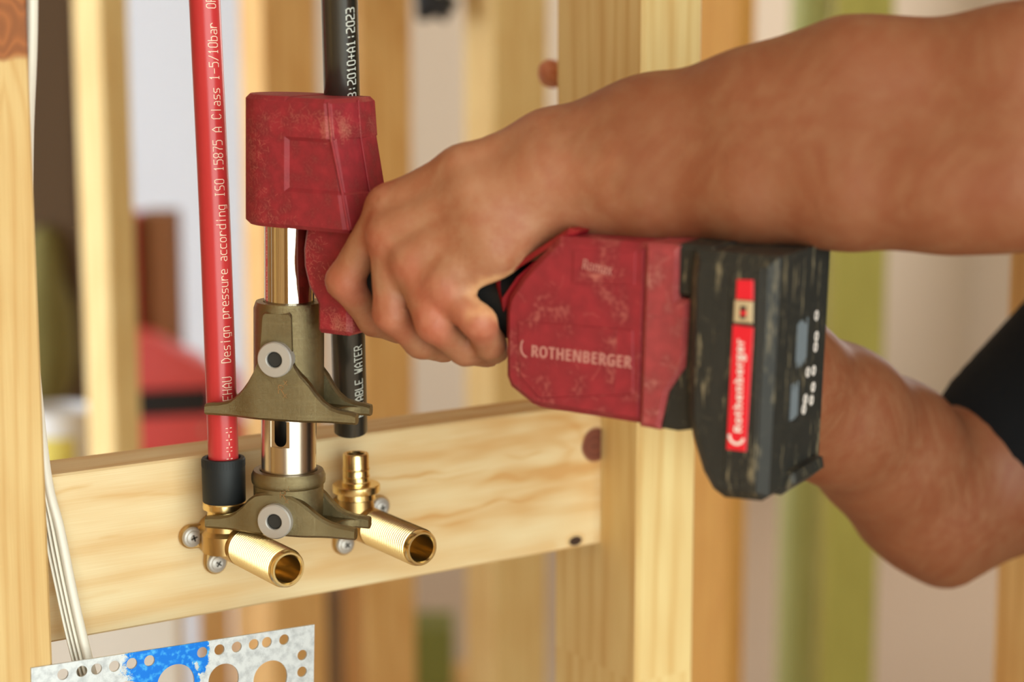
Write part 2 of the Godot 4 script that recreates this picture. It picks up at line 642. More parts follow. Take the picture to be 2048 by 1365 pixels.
func make_materials():
	var cream := rgb8(240, 212, 150)
	var tan_ := rgb8(206, 152, 84)
	wood_mat("pine", wood(256, 512, 11, cream, tan_, 6.0), 0.1, 0.6)
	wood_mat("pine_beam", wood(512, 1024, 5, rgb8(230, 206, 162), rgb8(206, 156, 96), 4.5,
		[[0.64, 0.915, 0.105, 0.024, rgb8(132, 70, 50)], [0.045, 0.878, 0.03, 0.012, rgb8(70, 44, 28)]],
		[[0.20, 0.10, 0.035, 0.5], [0.62, 0.55, 0.17, 0.55], [0.36, 0.66, 0.15, 0.55], [0.30, 0.60, 0.10, 0.4], [0.8, 0.05, 0.05, 0.5], [0.72, 0.14, 0.05, 0.3], [0.63, 0.78, 0.04, 0.4], [0.45, 0.86, 0.14, 0.7, 0.16], [0.75, 0.72, 0.22, 0.55, 0.12], [0.33, 0.62, 0.22, 0.5, 0.1], [0.86, 0.9, 0.1, 0.5, 0.1], [0.22, 0.45, 0.2, 0.25, 0.1], [0.5, 0.74, 0.06, 0.5, 0.02], [0.58, 0.66, 0.07, 0.4], [0.7, 0.2, 0.03, 0.4, 0.008], [0.5, 0.12, 0.02, 0.35, 0.008], [0.85, 0.02, 0.03, 0.5, 0.01], [0.35, 0.3, 0.05, 0.25, 0.01]]), 0.1, 0.4)  # broad streaks: orange heartwood with some cast shade painted in
	wood_mat("pine_post", wood(256, 1024, 23, rgb8(218, 184, 126), rgb8(188, 136, 74), 9.0,
		[[0.36, 0.862, 0.52, 0.03, rgb8(176, 104, 56)]]), 0.09, 0.5)
	wood_mat("pine_dark", wood(256, 512, 31, rgb8(234, 192, 128), rgb8(186, 120, 54), 6.0), 0.1, 0.6)
	wood_mat("pine_gold", wood(128, 256, 33, rgb8(226, 172, 92), rgb8(190, 124, 54), 6.0), 0.1, 0.6)
	wood_mat("pine_green", wood(128, 256, 37, rgb8(198, 202, 142), rgb8(160, 164, 96), 4.0), 0.1, 0.6)
	wood_mat("pine_olive", wood(128, 256, 41, rgb8(192, 186, 96), rgb8(152, 144, 64), 4.0), 0.1, 0.6)
	var cast := mat("cast_steel", rgb8(140, 126, 94), 0.27, 1.0)
	relief(cast, 0.12, 0.022, 0.008)
	mat("bright_steel", rgb8(205, 192, 176), 0.24, 1.0)
	mat("polished_steel", rgb8(214, 204, 190), 0.07, 1.0)
	mat("zinc", rgb8(196, 190, 184), 0.5, 0.6)
	mat("brass", rgb8(238, 210, 150), 0.24, 1.0)
	mat("brass_dull", rgb8(196, 162, 108), 0.36, 1.0)
	mat("pipe_red", rgb8(200, 54, 56), 0.3, 0.0, 0.5)
	mat("pipe_print", rgb8(246, 214, 190), 0.6)
	mat("pipe_black", rgb8(40, 36, 30), 0.24, 0.0, 0.7)
	mat("pipe_print_grey", rgb8(206, 206, 196), 0.6)
	mat("sleeve_black", rgb8(34, 36, 37), 0.55, 0.0, 0.4)
	mat("black_hole", rgb8(40, 37, 33), 0.7)
	mat("recess_shade_grey", rgb8(96, 92, 86), 0.5, 0.8)
	var red := mat("tool_red", Color.WHITE, 0.58, 0.0, 0.4)
	local_map(red, scuffed(768, 4, rgb8(158, 44, 52), rgb8(208, 146, 116), 2600, [
		[0.15, 0.30, 0.05, 0.07, 0.8], [0.12, 0.36, 0.07, 0.2, 0.5], [0.22, 0.66, 0.06, 0.1, 0.7], [0.16, 0.75, 0.08, 0.14, 0.5], [0.35, 0.4, 0.25, 0.3, 0.25], [0.45, 0.12, 0.2, 0.03, 0.6], [0.63, 0.15, 0.022, 0.028, 0.9], [0.92, 0.16, 0.03, 0.03, 0.5], [0.42, 0.83, 0.05, 0.09, 0.9]], 0.35), 0.1, Vector3(0.25, -2.3, 0.25))
	var redb := mat("tool_red_dusty", Color.WHITE, 0.6, 0.0, 0.4)
	local_map(redb, scuffed(512, 9, rgb8(154, 42, 50), rgb8(196, 120, 104), 300, [[0.5, 0.5, 0.4, 0.4, 0.5]], 1.3), 0.2)
	var redc := mat("tool_red_chalky", Color.WHITE, 0.65, 0.0, 0.4)
	local_map(redc, scuffed(256, 19, rgb8(168, 66, 68), rgb8(204, 140, 124), 200, [[0.5, 0.5, 0.4, 0.4, 0.5]], 1.2), 0.14)
	mat("tool_red_plain", rgb8(150, 22, 32), 0.5)
	var blk := mat("battery_black", Color.WHITE, 0.55, 0.0, 0.4)
	local_map(blk, scuffed(512, 14, rgb8(46, 44, 40), rgb8(158, 140, 108), 600, [[0.5, 0.5, 0.5, 0.5, 0.4]], 3.0, Vector2(1.8, 0.22)), 0.12)
	mat("rubber_black", rgb8(22, 21, 20), 0.6)
	mat("label_red", rgb8(226, 28, 46), 0.4)
	mat("label_beige", rgb8(196, 170, 132), 0.6)
	mat("label_white", rgb8(236, 222, 214), 0.6)
	mat("label_pale", rgb8(190, 126, 116), 0.6)
	mat("label_blue_grey", rgb8(118, 124, 130), 0.6)
	var skin := mat("skin", Color.WHITE, 0.52, 0.0, 0.4)
	var im := Image.create(256, 256, false, Image.FORMAT_RGB8)
	var sn := noise(51, 1.0, 4)
	for y in 256:
		for x in 256:
			var a := TAU * x / 256.0
			var b := TAU * y / 256.0
			var s := sn.get_noise_3d(cos(a) * 1.6 + sin(b) * 0.7, sin(a) * 1.6, cos(b) * 1.6)
			var t := sn.get_noise_3d(cos(a) * 9.0, sin(a) * 9.0 + sin(b) * 9.0, cos(b) * 9.0)
			im.set_pixel(x, y, Color(1, 1, 1).lerp(rgb8(240, 214, 204), clampf(0.5 + 0.9 * s + 0.3 * t, 0, 1)))
	local_map(skin, ImageTexture.create_from_image(im), 0.11)
	skin.vertex_color_use_as_albedo = true
	skin.subsurf_scatter_enabled = true
	skin.subsurf_scatter_strength = 0.03
	relief(skin, 0.05, 0.02, 0.02, 8)
	var shirt := mat("shirt_black", rgb8(26, 26, 28), 0.95, 0.0, 0.2)
	shirt.rim_enabled = true
	shirt.rim = 0.2
	mat("trousers_grey", rgb8(60, 62, 66), 0.95, 0.0, 0.2)
	mat("hair_dark", rgb8(44, 32, 24), 0.8)
	mat("cable_white", rgb8(236, 228, 214), 0.5)
	mat("plaster", rgb8(226, 212, 194), 0.9, 0.0, 0.2)
	mat("sheathing", rgb8(210, 174, 126), 0.85, 0.0, 0.2)
	mat("plaster_white", rgb8(204, 204, 206), 0.9, 0.0, 0.2)
	mat("ceiling_board", rgb8(238, 228, 214), 0.95, 0.0, 0.2)
	mat("concrete", rgb8(186, 166, 146), 0.85, 0.0, 0.3)
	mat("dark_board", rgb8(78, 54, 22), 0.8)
	mat("olive_cloth", rgb8(110, 100, 48), 0.9)
	mat("grey_cloth", rgb8(150, 132, 112), 0.9)
	mat("crate_brown", rgb8(104, 74, 40), 0.8)
	mat("crate_green", rgb8(112, 112, 40), 0.7)
	mat("case_red", rgb8(230, 84, 80), 0.45)
	mat("case_black", rgb8(18, 16, 16), 0.6)
	mat("carton_brown", rgb8(134, 84, 42), 0.9)
	mat("binder_red", rgb8(190, 24, 40), 0.6)
	mat("white_plastic", rgb8(238, 236, 234), 0.5)
	mat("yellow_label", rgb8(226, 206, 96), 0.6)

# ------------------------------------------------------------------ the room
func build_room():
	var x0 := -2.6
	var x1 := 4.2
	var z0 := -3.3
	var z1 := 2.7
	var hh := 2.5
	var t := 0.12
	setting("floor", box(Vector3(x0 - t, -0.15, z0 - t), Vector3(x1 + t, 0, z1 + t)), mats.concrete, "bare beige concrete floor of the building site")
	setting("ceiling", box(Vector3(x0 - t, hh, z0 - t), Vector3(x1 + t, hh + t, z1 + t)), mats.ceiling_board, "plain board ceiling above the stud frames")
	setting("wall_back", box(Vector3(x0 - t, 0, z0 - t), Vector3(x1 + t, hh, z0)), mats.plaster, "pale plastered wall far behind the stud frames")
	var st := start()                 # right wall with an added opening that brightens the back wall
	add_box(st, Vector3(x1, 0, z0), Vector3(x1 + t, hh, -2.6))
	add_box(st, Vector3(x1, 0, -1.2), Vector3(x1 + t, hh, z1))
	add_box(st, Vector3(x1, 2.2, -2.6), Vector3(x1 + t, hh, -1.2))
	add_box(st, Vector3(x1, 0, -2.6), Vector3(x1 + t, 0.8, -1.2))
	setting("wall_right", finish(st), mats.plaster, "plastered wall on the right with an added opening for fill light")
	st = start()                 # side wall with a wide door opening that lets daylight onto the back of the room
	add_box(st, Vector3(x0 - t, 0, z0), Vector3(x0, hh, -2.75))
	add_box(st, Vector3(x0 - t, 0, -0.75), Vector3(x0, hh, z1))
	add_box(st, Vector3(x0 - t, 2.32, -2.75), Vector3(x0, hh, -0.75))
	setting("wall_left", finish(st), mats.sheathing, "board-lined wall on the left with a wide door opening")
	setting("light_block_partition", box(Vector3(x0, 0, -0.066), Vector3(-0.0605, hh, -0.054)), mats.plaster, "added lining out of view that keeps side light off the front frame")  # added light block, hidden behind the left stud
	setting("light_block_return", box(Vector3(-0.115, 0, -1.0), Vector3(-0.1, hh, -0.066)), mats.plaster, "added short wall out of view that blocks side light from the pale stud")  # added to stop side daylight reaching the left face of the pale stud
	st = start()                      # wall behind the photographer; its main opening is assumed, for the key light
	add_box(st, Vector3(x0 - t, 0, z1), Vector3(-1.62, hh, z1 + t))
	add_box(st, Vector3(1.05, 0, z1), Vector3(x1 + t, hh, z1 + t))
	add_box(st, Vector3(-1.62, 2.37, z1), Vector3(1.05, hh, z1 + t))
	setting("wall_front", finish(st), mats.sheathing, "board-lined wall behind the camera with an assumed opening for the key light")
	for k in 10:                      # studs against the lined walls; the polished ram mirrors them
		var left := k < 6
		var p := Vector3(x0 + 0.045, 0, -0.5 + 0.42 * k) if left else Vector3(-2.45 + 0.24 * (k - 6), 0, z1 - 0.045)
		solid("side_stud", box(Vector3(-0.045, 0, -0.0225) if left else Vector3(-0.0225, 0, -0.045), Vector3(0.045, hh, 0.0225) if left else Vector3(0.0225, hh, 0.045), 0.002, 1, Vector2(k * 0.3, k * 0.2)), mats.pine, (ORDINAL[k] + " pine stud along the board-lined left wall, counted from its door opening") if left else (ORDINAL[k - 6] + " pine stud along the wall behind the camera, counted from the corner"), "stud", Transform3D(Basis(), p), "studs against the lined walls")

# ------------------------------------------------------------------ the stud frame
func build_frame():
	var zf := 0.0376
	var zb := -0.0524
	solid("wall_stud", box(Vector3(-0.0602, 0.045, zb), Vector3(-0.0152, 2.41, zf), 0.0015, 1, Vector2(0.0602 - 0.62, -0.9)), mats.pine_post, "orange-tinted pine stud along the left edge with a brown knot at its top", "stud", Transform3D(), "studs of the front frame")
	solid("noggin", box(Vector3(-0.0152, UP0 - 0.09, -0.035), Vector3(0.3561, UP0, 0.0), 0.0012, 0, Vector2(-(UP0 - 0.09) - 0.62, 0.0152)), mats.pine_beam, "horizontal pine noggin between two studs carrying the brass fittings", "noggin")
	solid("wall_stud", box(Vector3(0.3561, 0.045, zb), Vector3(0.4011, 2.41, zf), 0.0025, 1, Vector2(0.13, 0.27)), mats.pine, "pale pine stud that the right end of the noggin butts against", "stud", Transform3D(), "studs of the front frame")
	solid("wall_stud", box(Vector3(0.772, 0.045, zb), Vector3(0.817, 2.41, zf), 0.0015, 1, Vector2(0.4, 0.1)), mats.pine_dark, "golden pine stud at the far right edge behind the elbow", "stud", Transform3D(), "studs of the front frame")
	var outer := [-0.476, -0.892, -1.308, -1.724, -2.14, 1.188, 1.604, 2.02, 2.436]
	for k in 9:
		var x: float = outer[k]
		var which: String = ORDINAL[k] + " pine stud left of the orange-tinted stud, outside the picture" if k < 5 else ORDINAL[k - 5] + " pine stud right of the golden stud, outside the picture"
		solid("wall_stud", box(Vector3(x, 0.045, zb), Vector3(x + 0.045, 2.41, zf), 0.0015, 1, Vector2(x, x)), mats.pine, which, "stud", Transform3D(), "studs of the front frame")
	solid("bottom_plate", box(Vector3(-2.6, 0.0, zb), Vector3(4.2, 0.045, zf), 0.0015, 0), mats.pine, "long pine plate on the floor under the front frame's studs", "timber plate")
	solid("top_plate", box(Vector3(-2.6, 2.41, zb), Vector3(4.2, 2.5, zf), 0.0015, 0), mats.pine, "long pine plate under the ceiling over the front frame's studs", "timber plate")

func bg_stud(px: float, d: float, turn: float, w: float, dp: float, m: Material, label: String):
	var p := at(px, 682, d)
	p.y = 0.0
	solid("back_stud", box(Vector3(-w / 2, 0, -dp / 2), Vector3(w / 2, 2.5, dp / 2), 0.002, 1, Vector2(px * 0.013, px * 0.007)), m, label, "stud", Transform3D(Basis(Vector3.UP, turn), p), "studs of the frames behind")

func build_background():
	var cy := deg_to_rad(-33.55)
	var sill := at(200, 985, 2.15).y
	var sp := at(200, 682, 2.15)
	solid("back_stud", box(Vector3(-0.012, sill, -0.036), Vector3(0.02, 2.5, 0.04), 0.002, 1, Vector2(0.3, 0.4)), mats.pine, "pale blurred stud just right of the orange-tinted stud", "stud", Transform3D(Basis(), Vector3(sp.x + 0.008, 0, sp.z)), "studs of the frames behind")
	sp = at(190, 682, 2.17)
	setting("wall_low", box(Vector3(-0.12, 0, -0.03), Vector3(0.085, sill, 0.03)), mats.plaster, "low plastered wall end showing under the noggin at left", Transform3D(Basis(Vector3.UP, cy), Vector3(sp.x, 0, sp.z)))
	bg_stud(568, 2.45, 0.0, 0.075, 0.062, mats.pine_dark, "blurred stud seen between red pipe and black pipe")
	bg_stud(752, 2.5, 0.0, 0.075, 0.062, mats.pine_dark, "blurred stud seen directly behind and right of the black pipe")
	bg_stud(1012, 2.4, 0.0, 0.078, 0.066, mats.pine, "blurred stud seen just left of the pale pine stud")
	bg_stud(1425, 2.2, 0.0, 0.024, 0.1, mats.pine_gold, "blurred golden stud showing right of the pale pine stud")
	bg_stud(1606, 2.7, cy + 0.15, 0.045, 0.045, mats.pine_green, "pale green treated stud, left one of the green pair")
	bg_stud(1708, 2.6, cy + 0.1, 0.07, 0.045, mats.pine_olive, "olive green treated stud behind the battery, wider of the green pair")
	# white sheet leaning far behind
	var p := at(390, 682, 3.6)
	p.y = 0
	solid("white_panel", box(Vector3(-0.62, 0, -0.01), Vector3(0.20, 2.3, 0.01), 0.002), mats.plaster_white, "white board standing behind the red pipe", "board", Transform3D(Basis(Vector3.UP, cy - 0.25), p))
	p = at(78, 682, 2.6)
	p.y = 0
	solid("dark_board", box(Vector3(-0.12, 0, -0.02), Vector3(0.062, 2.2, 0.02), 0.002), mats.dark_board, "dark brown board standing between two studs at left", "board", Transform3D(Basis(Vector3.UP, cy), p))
	var cord := at(905, 30, 2.3)
	var ct := thing("power_lead", "black power lead with plug hanging from above near the top edge", "lead")
	part("cable", sweep(smooth_path([Vector3(cord.x - 0.09, 2.5, cord.z - 0.04), at(840, -140, 2.3), at(850, -20, 2.3), at(880, 8, 2.3)], 6), 0.011, 0.011, 12), mats.rubber_black, ct)
	part("plug", sweep([at(872, 3, 2.3), at(903, 22, 2.3)], 0.016, 0.016, 16), mats.rubber_black, ct)
	# workbench with things on it
	var top := at(300, 905, 2.9).y
	p = at(330, 682, 2.92)
	p.y = 0
	var b := thing("workbench", "low plywood workbench behind the noggin under the red tool case", "bench", Transform3D(Basis(Vector3.UP, cy), p))
	part("bench_top", box(Vector3(-0.1, top - 0.03, -0.2), Vector3(0.12, top, 0.2), 0.002, 0), mats.pine_dark, b)
	for s in [[-0.07, -0.17], [0.09, -0.17], [-0.07, 0.17], [0.09, 0.17]]:
		part("leg", box(Vector3(s[0] - 0.02, 0, s[1] - 0.02), Vector3(s[0] + 0.02, top - 0.03, s[1] + 0.02), 0.002), mats.pine_dark, b)
	p = at(335, 682, 2.9)
	p.y = top
	var c := thing("tool_case", "red tool case with a black front recess on the bench", "case", Transform3D(Basis(Vector3.UP, cy + 0.25), p))
	part("body", box(Vector3(-0.09, 0, -0.06), Vector3(0.1, 0.06, 0.06), 0.004), mats.case_red, c)
	part("front_recess", box(Vector3(-0.085, 0.06, -0.058), Vector3(0.055, 0.1, 0.058), 0.002), mats.case_black, c)
	part("side_block", box(Vector3(0.057, 0.06, -0.058), Vector3(0.1, 0.115, 0.058), 0.002), mats.case_red, c)
	var lid := slab(mmv([[-92, 100], [58, 100], [58, 128], [-20, 172], [-92, 180]]), -0.06, 0.062, 0.004)
	part("lid", lid, mats.case_red, c)
	var bl := lathe(mmv([[0, -6], [4, -4.5], [6, 0], [4, 4.5], [0, 6]]), 16, Transform3D(Basis(), Vector3(0.045, 0.038, 0.065)))
	part("chrome_latch", bl, mats.polished_steel, c)
	p = at(268, 662, 3.08)
	solid("binder", box(Vector3(-0.018, -0.005, -0.05), Vector3(0.016, at(268, 430, 3.08).y - top, 0.05), 0.002), mats.binder_red, "red upright binder standing behind the tool case lid", "binder", Transform3D(Basis(Vector3.UP, cy), Vector3(p.x, top + 0.005, p.z)))
	p = at(328, 668, 3.09)
	p.y = top + 0.005
	solid("carton", box(Vector3(-0.027, -0.005, -0.04), Vector3(0.025, at(322, 425, 3.09).y - top, 0.04), 0.003), mats.carton_brown, "tall brown carton beside the red binder", "carton", Transform3D(Basis(Vector3.UP, cy), p))
	p = at(120, 900, 2.3)
	var bk := thing("bucket", "white bucket with a yellow label low behind left stud", "bucket", Transform3D(Basis(Vector3.UP, cy), Vector3(p.x, p.y - 0.1, p.z)))
	part("pail", lathe(mmv([[0, 0], [36, 0], [42, 150], [40, 150], [34, 4], [0, 4]]), 32), mats.white_plastic, bk)
	var lst := start()
	add_lathe(lst, mmv([[39.2, 70], [41.4, 122]]), 16, Transform3D(), 0.9, 1.9)
	part("label_band", finish(lst), mats.yellow_label, bk)
	part("stool_top", lathe(mmv([[0, -30], [60, -30], [60, 0], [0, 0]]), 24), mats.pine_dark, thing("stool", "round wooden stool under the white bucket", "stool", Transform3D(Basis(), Vector3(p.x, p.y - 0.1, p.z))))
	var stool := get_child(get_child_count() - 1)
	for k in 3:
		var a := TAU * k / 3.0
		var foot := Vector3(cos(a) * 0.1, -(p.y - 0.1), sin(a) * 0.1)
		part("leg", sweep([Vector3(cos(a) * 0.04, -0.02, sin(a) * 0.04), foot], 0.012, 0.012, 10), mats.pine_dark, stool)
	p = at(98, 600, 2.55)
	var sack := skin_mesh([[[{"k": 0.04, "p": [[at(95, 700, 2.55), at(90, 480, 2.556), 0.03, 0.02], [at(88, 760, 2.546), at(85, 640, 2.55), 0.035, 0.03]]}], 0.008, 0.02, 0.02]])
	solid("hanging_bag", sack, mats.olive_cloth, "olive cloth bag hanging against the dark board", "bag")
	p = at(652, 1270, 3.2)
	solid("crate_brown", box(Vector3(-0.05, -0.08, -0.05), Vector3(0.04, 0.085, 0.05), 0.003), mats.crate_brown, "dark brown crate below the noggin, beside the metal plate's corner", "crate", Transform3D(Basis(Vector3.UP, cy), p))
	p = at(858, 1245, 3.2)
	p.y = at(652, 1270, 3.2).y - 0.03
	solid("crate_green", box(Vector3(-0.028, -0.05, -0.05), Vector3(0.04, 0.055, 0.05), 0.003), mats.crate_green, "small olive green crate below the noggin's middle", "crate", Transform3D(Basis(Vector3.UP, cy), p))
	var shelf_y := at(652, 1270, 3.2).y - 0.08
	p = at(740, 1270, 3.2)
	var shelf := thing("low_bench", "low plank bench far behind carrying two crates", "bench", Transform3D(Basis(Vector3.UP, cy), Vector3(p.x, 0, p.z)))
	var sy := shelf_y
	part("bench_top", box(Vector3(-0.14, sy - 0.03, -0.1), Vector3(0.2, sy, 0.1), 0.002, 0), mats.pine_dark, shelf)
	for s in [-0.12, 0.18]: part("leg", box(Vector3(s - 0.02, 0, -0.08), Vector3(s + 0.02, sy - 0.03, 0.08), 0.002), mats.pine_dark, shelf)

# ------------------------------------------------------------------ pipes
func print_on_pipe(path: Array, r: float, text: String, height: float, advance: float, width: float, start_at: float, ang0: float) -> ArrayMesh:
	# letters climb the pipe; `path` runs upwards; their feet point to the viewer's right
	var lens := [0.0]
	for i in path.size() - 1: lens.append(lens[i] + path[i].distance_to(path[i + 1]))
	var place := func(a: float, b: float, lift := 0.00009) -> Vector3:
		var s: float = start_at + a
		var i := 0
		while i < lens.size() - 2 and lens[i + 1] < s: i += 1
		var f: float = (s - lens[i]) / (lens[i + 1] - lens[i])
		var c: Vector3 = path[i].lerp(path[i + 1], f)
		var t: Vector3 = (path[i + 1] - path[i]).normalized()
		var to := cam_at - c
		to = (to - t * to.dot(t)).normalized()
		var rt := t.cross(to).normalized()
		var g := ang0 - b / r
		return c + (to * cos(g) + rt * sin(g)) * (r + lift)
	var st := start()
	add_strokes(st, text, height, advance, width, place)
	return finish(st)

func build_pipes():
	var pts := [wall(89, -19, 22), wall(89.1, 3, 22), wall(88.4, 44, 22.6), at(427.8, 400, 1.031), at(409, 0, 1.0215), at(398, -250, 1.015)]
	var path := smooth_path(pts, 6)
	var t := thing("red_pipe", "red plastic pipe with white printed lettering, held in the press jaw", "pipe")
	var st := start()
	add_sweep(st, path, 0.0081, 0.0081, 40)
	part("tube", finish(st), mats.pipe_red, t)
	# the string begins where the upper jaw crosses the pipe
	var from := 0.0
	for i in path.size() - 1:
		if path[i + 1].y > at(444, 806, 1.042).y: break
		from += path[i].distance_to(path[i + 1])
	part("printed_lettering", print_on_pipe(path, 0.0081, "REHAU  Design pressure according ISO 15875 A Class 1-5/10bar  OF", 0.0052, 0.00335, 0.00042, from + 0.0065, 0.74), mats.pipe_print, t)
	part("worn_print", print_on_pipe(path, 0.0081, ":-::-:-::", 0.0046, 0.0021, 0.0004, 0.022, 0.70), mats.pipe_print, t)
	pts = [at(701.5, 861, 1.0925), at(694, 600, 1.058), at(679, 0, 0.992), at(672, -260, 0.962)]
	path = smooth_path(pts, 6)
	t = thing("black_pipe", "black plastic pipe with grey lettering ending above the bare brass nozzle", "pipe")
	st = start()
	add_sweep(st, path, 0.0093, 0.0093, 40, Vector3.BACK, false)
	var rim := (path[1] - path[0]) as Vector3
	var q := Basis(Quaternion(Vector3.UP, rim.normalized()))
	add_lathe(st, mmv([[9.3, 0], [6.8, 0], [6.8, 60]]), 40, Transform3D(q, path[0]))
	part("tube", finish(st), mats.pipe_black, t)
	part("printed_lettering", print_on_pipe(path, 0.0093, "POTABLE WATER", 0.0048, 0.0034, 0.0006, 0.0125, 0.86), mats.pipe_print_grey, t)
	part("printed_lettering", print_on_pipe(path, 0.0093, "1-3:2010+A1:2023", 0.0048, 0.0034, 0.0006, 0.188, 0.86), mats.pipe_print_grey, t)

# ------------------------------------------------------------------ brass wall fittings
func screw(parent: Node, where: Vector3, turn: float):
	var xf := Transform3D(Basis(Vector3.RIGHT, PI / 2), where)
	var s := part("screw", lathe(mmv([[0, -2], [5.6, -2], [5.7, -0.6], [5.0, 0.5], [3.9, 1.0], [3.8, 1.5], [2.4, 2.3], [1.9, 2.3], [0, 2.0]]), 28, xf), mats.zinc, parent)
	var st := start()
	for k in 2:
		var r := Basis(Vector3.BACK, turn + k * PI / 2)
		var lst := start()
		add_box(lst, Vector3(-0.0019, -0.00045, 0.0017), Vector3(0.0019, 0.00045, 0.0024), 0.0)
		st.append_from(finish(lst), 0, Transform3D(r, where))
	part("cross_recess_shade", st.commit(), mats.recess_shade_grey, s)  # raised bars coloured dark for the shade inside the cross slots

func fitting(where: Vector3, top: Vector3, lugs: Array, label: String, nozzle: bool):
	var f := thing("brass_elbow", label, "pipe fitting", Transform3D(Basis(), where), "brass wall elbows")
	var along := Basis(Vector3.RIGHT, PI / 2)          # lathe axis to +z
	var st := start()
	add_lathe(st, mmv([[0, 0.5], [12.5, 0.5], [12.5, 5], [11, 8], [10.6, 12], [10.4, 36], [9.6, 37]]), 48, Transform3D(along, Vector3.ZERO))
	part("shank", finish(st), mats.brass_dull, f)
	var prof := []
	var z := 37.0
	while z < 82.0:
		prof.append([8.75, z])
		prof.append([10.4, z + 0.78])
		prof.append([10.4, z + 1.0])
		prof.append([8.75, z + 1.78])
		z += 1.95
	prof.append_array([[9.6, 82.4], [9.75, 83.2], [9.75, 85.6], [8.9, 87.0], [7.9, 87.0], [7.3, 86.2], [7.3, 30.0], [0, 30]])
	st = start()
	add_lathe(st, mmv(prof), 56, Transform3D(along, Vector3.ZERO))
	part("threaded_stub", finish(st), mats.brass, f)
	st = start()
	var tz := top - where
	var dy := tz.y
	# socket that turns up from the shank
	st = start()
	add_lathe(st, [Vector2(0.0, -0.004), Vector2(0.0125, -0.004), Vector2(0.0125, dy * 0.35), Vector2(0.0105, dy * 0.5), Vector2(0.0095, dy), Vector2(0.0, dy)], 40, Transform3D(Basis(), Vector3(tz.x, 0, tz.z)))
	part("socket", finish(st), mats.brass_dull, f)
	st = start()
	if nozzle:
		add_lathe(st, mmv([[0, 0], [9, 0], [10.6, 0.6], [10.6, 4.2], [13.2, 4.4], [13.4, 5.0], [13.4, 8.2], [12.9, 8.8], [8.1, 9.0], [8.1, 10.2], [7.5, 10.8], [7.5, 13], [7.8, 13.4], [7.4, 14.5], [7.4, 17], [7.8, 17.4], [7.3, 18.5], [7.3, 25.5], [6.9, 26.3], [5.7, 26.3], [5.2, 25.6], [5.2, 6], [0, 6]]), 48, Transform3D(Basis(), tz))
		part("barbed_nozzle", finish(st), mats.brass, f)
	else:
		add_lathe(st, mmv([[0, 0], [9.4, 0], [9.4, 3.4], [11.3, 3.8], [11.6, 4.2], [11.6, 7.2], [11.2, 7.8], [8.2, 8.0], [8.2, 14]]), 48, Transform3D(Basis(), tz))
		part("collar", finish(st), mats.brass, f)
	for l in lugs:
		var p := Vector2(l[0], l[1]) * 0.001
		var d := p.normalized()
		var s := Vector2(-d.y, d.x) * 0.0066
		var poly := [Vector2.ZERO - s, p - s]
		for k in 9: poly.append(p + d.rotated(-PI / 2 + PI * (k + 0.5) / 9.0) * 0.0066)
		poly.append_array([p + s, Vector2.ZERO + s])
		part("lug", slab(poly, 0.0, 0.0035, 0.0006), mats.brass_dull, f)
		screw(f, Vector3(p.x, p.y, 0.0045), l[2])

func build_fittings():
	fitting(wall(93.7, -44.5, 0), wall(89, -29.0, 22), [[-15.8, 0.8, 0.3], [-1.6, -15.8, 0.9], [17, 2, 0.5]], "brass wall elbow under the black sleeve of the red pipe", false)
	fitting(wall(173.7, -45.6, 0), wall(170.3, -31.5, 21), [[22.0, 2.2, 0.2], [-1.5, -16.3, 0.7], [-18, 2, 0.4]], "brass wall elbow with bare barbed nozzle below the black pipe", true)
	var s := thing("compression_sleeve", "black ribbed compression sleeve round the foot of the red pipe", "sleeve", Transform3D(Basis(), wall(89, -21.2, 22)))
	part("sleeve_wall", lathe(mmv([[8.3, 0], [11.2, 0], [11.5, 0.5], [11.6, 12], [11.6, 23.2], [11.2, 24.0], [9.6, 24.2], [9.1, 23.4], [8.3, 14], [8.3, 0]]), 56), mats.sleeve_black, s)
	for k in 44:
		var a := TAU * k / 44.0
		var d := Vector3(cos(a), 0, sin(a)) * 0.0115
		part("rib", box(Vector3(-0.0002, 0.0195, -0.0002), Vector3(0.0002, 0.0232, 0.0002)), mats.sleeve_black, s, Transform3D(Basis(Vector3.UP, -a), d))

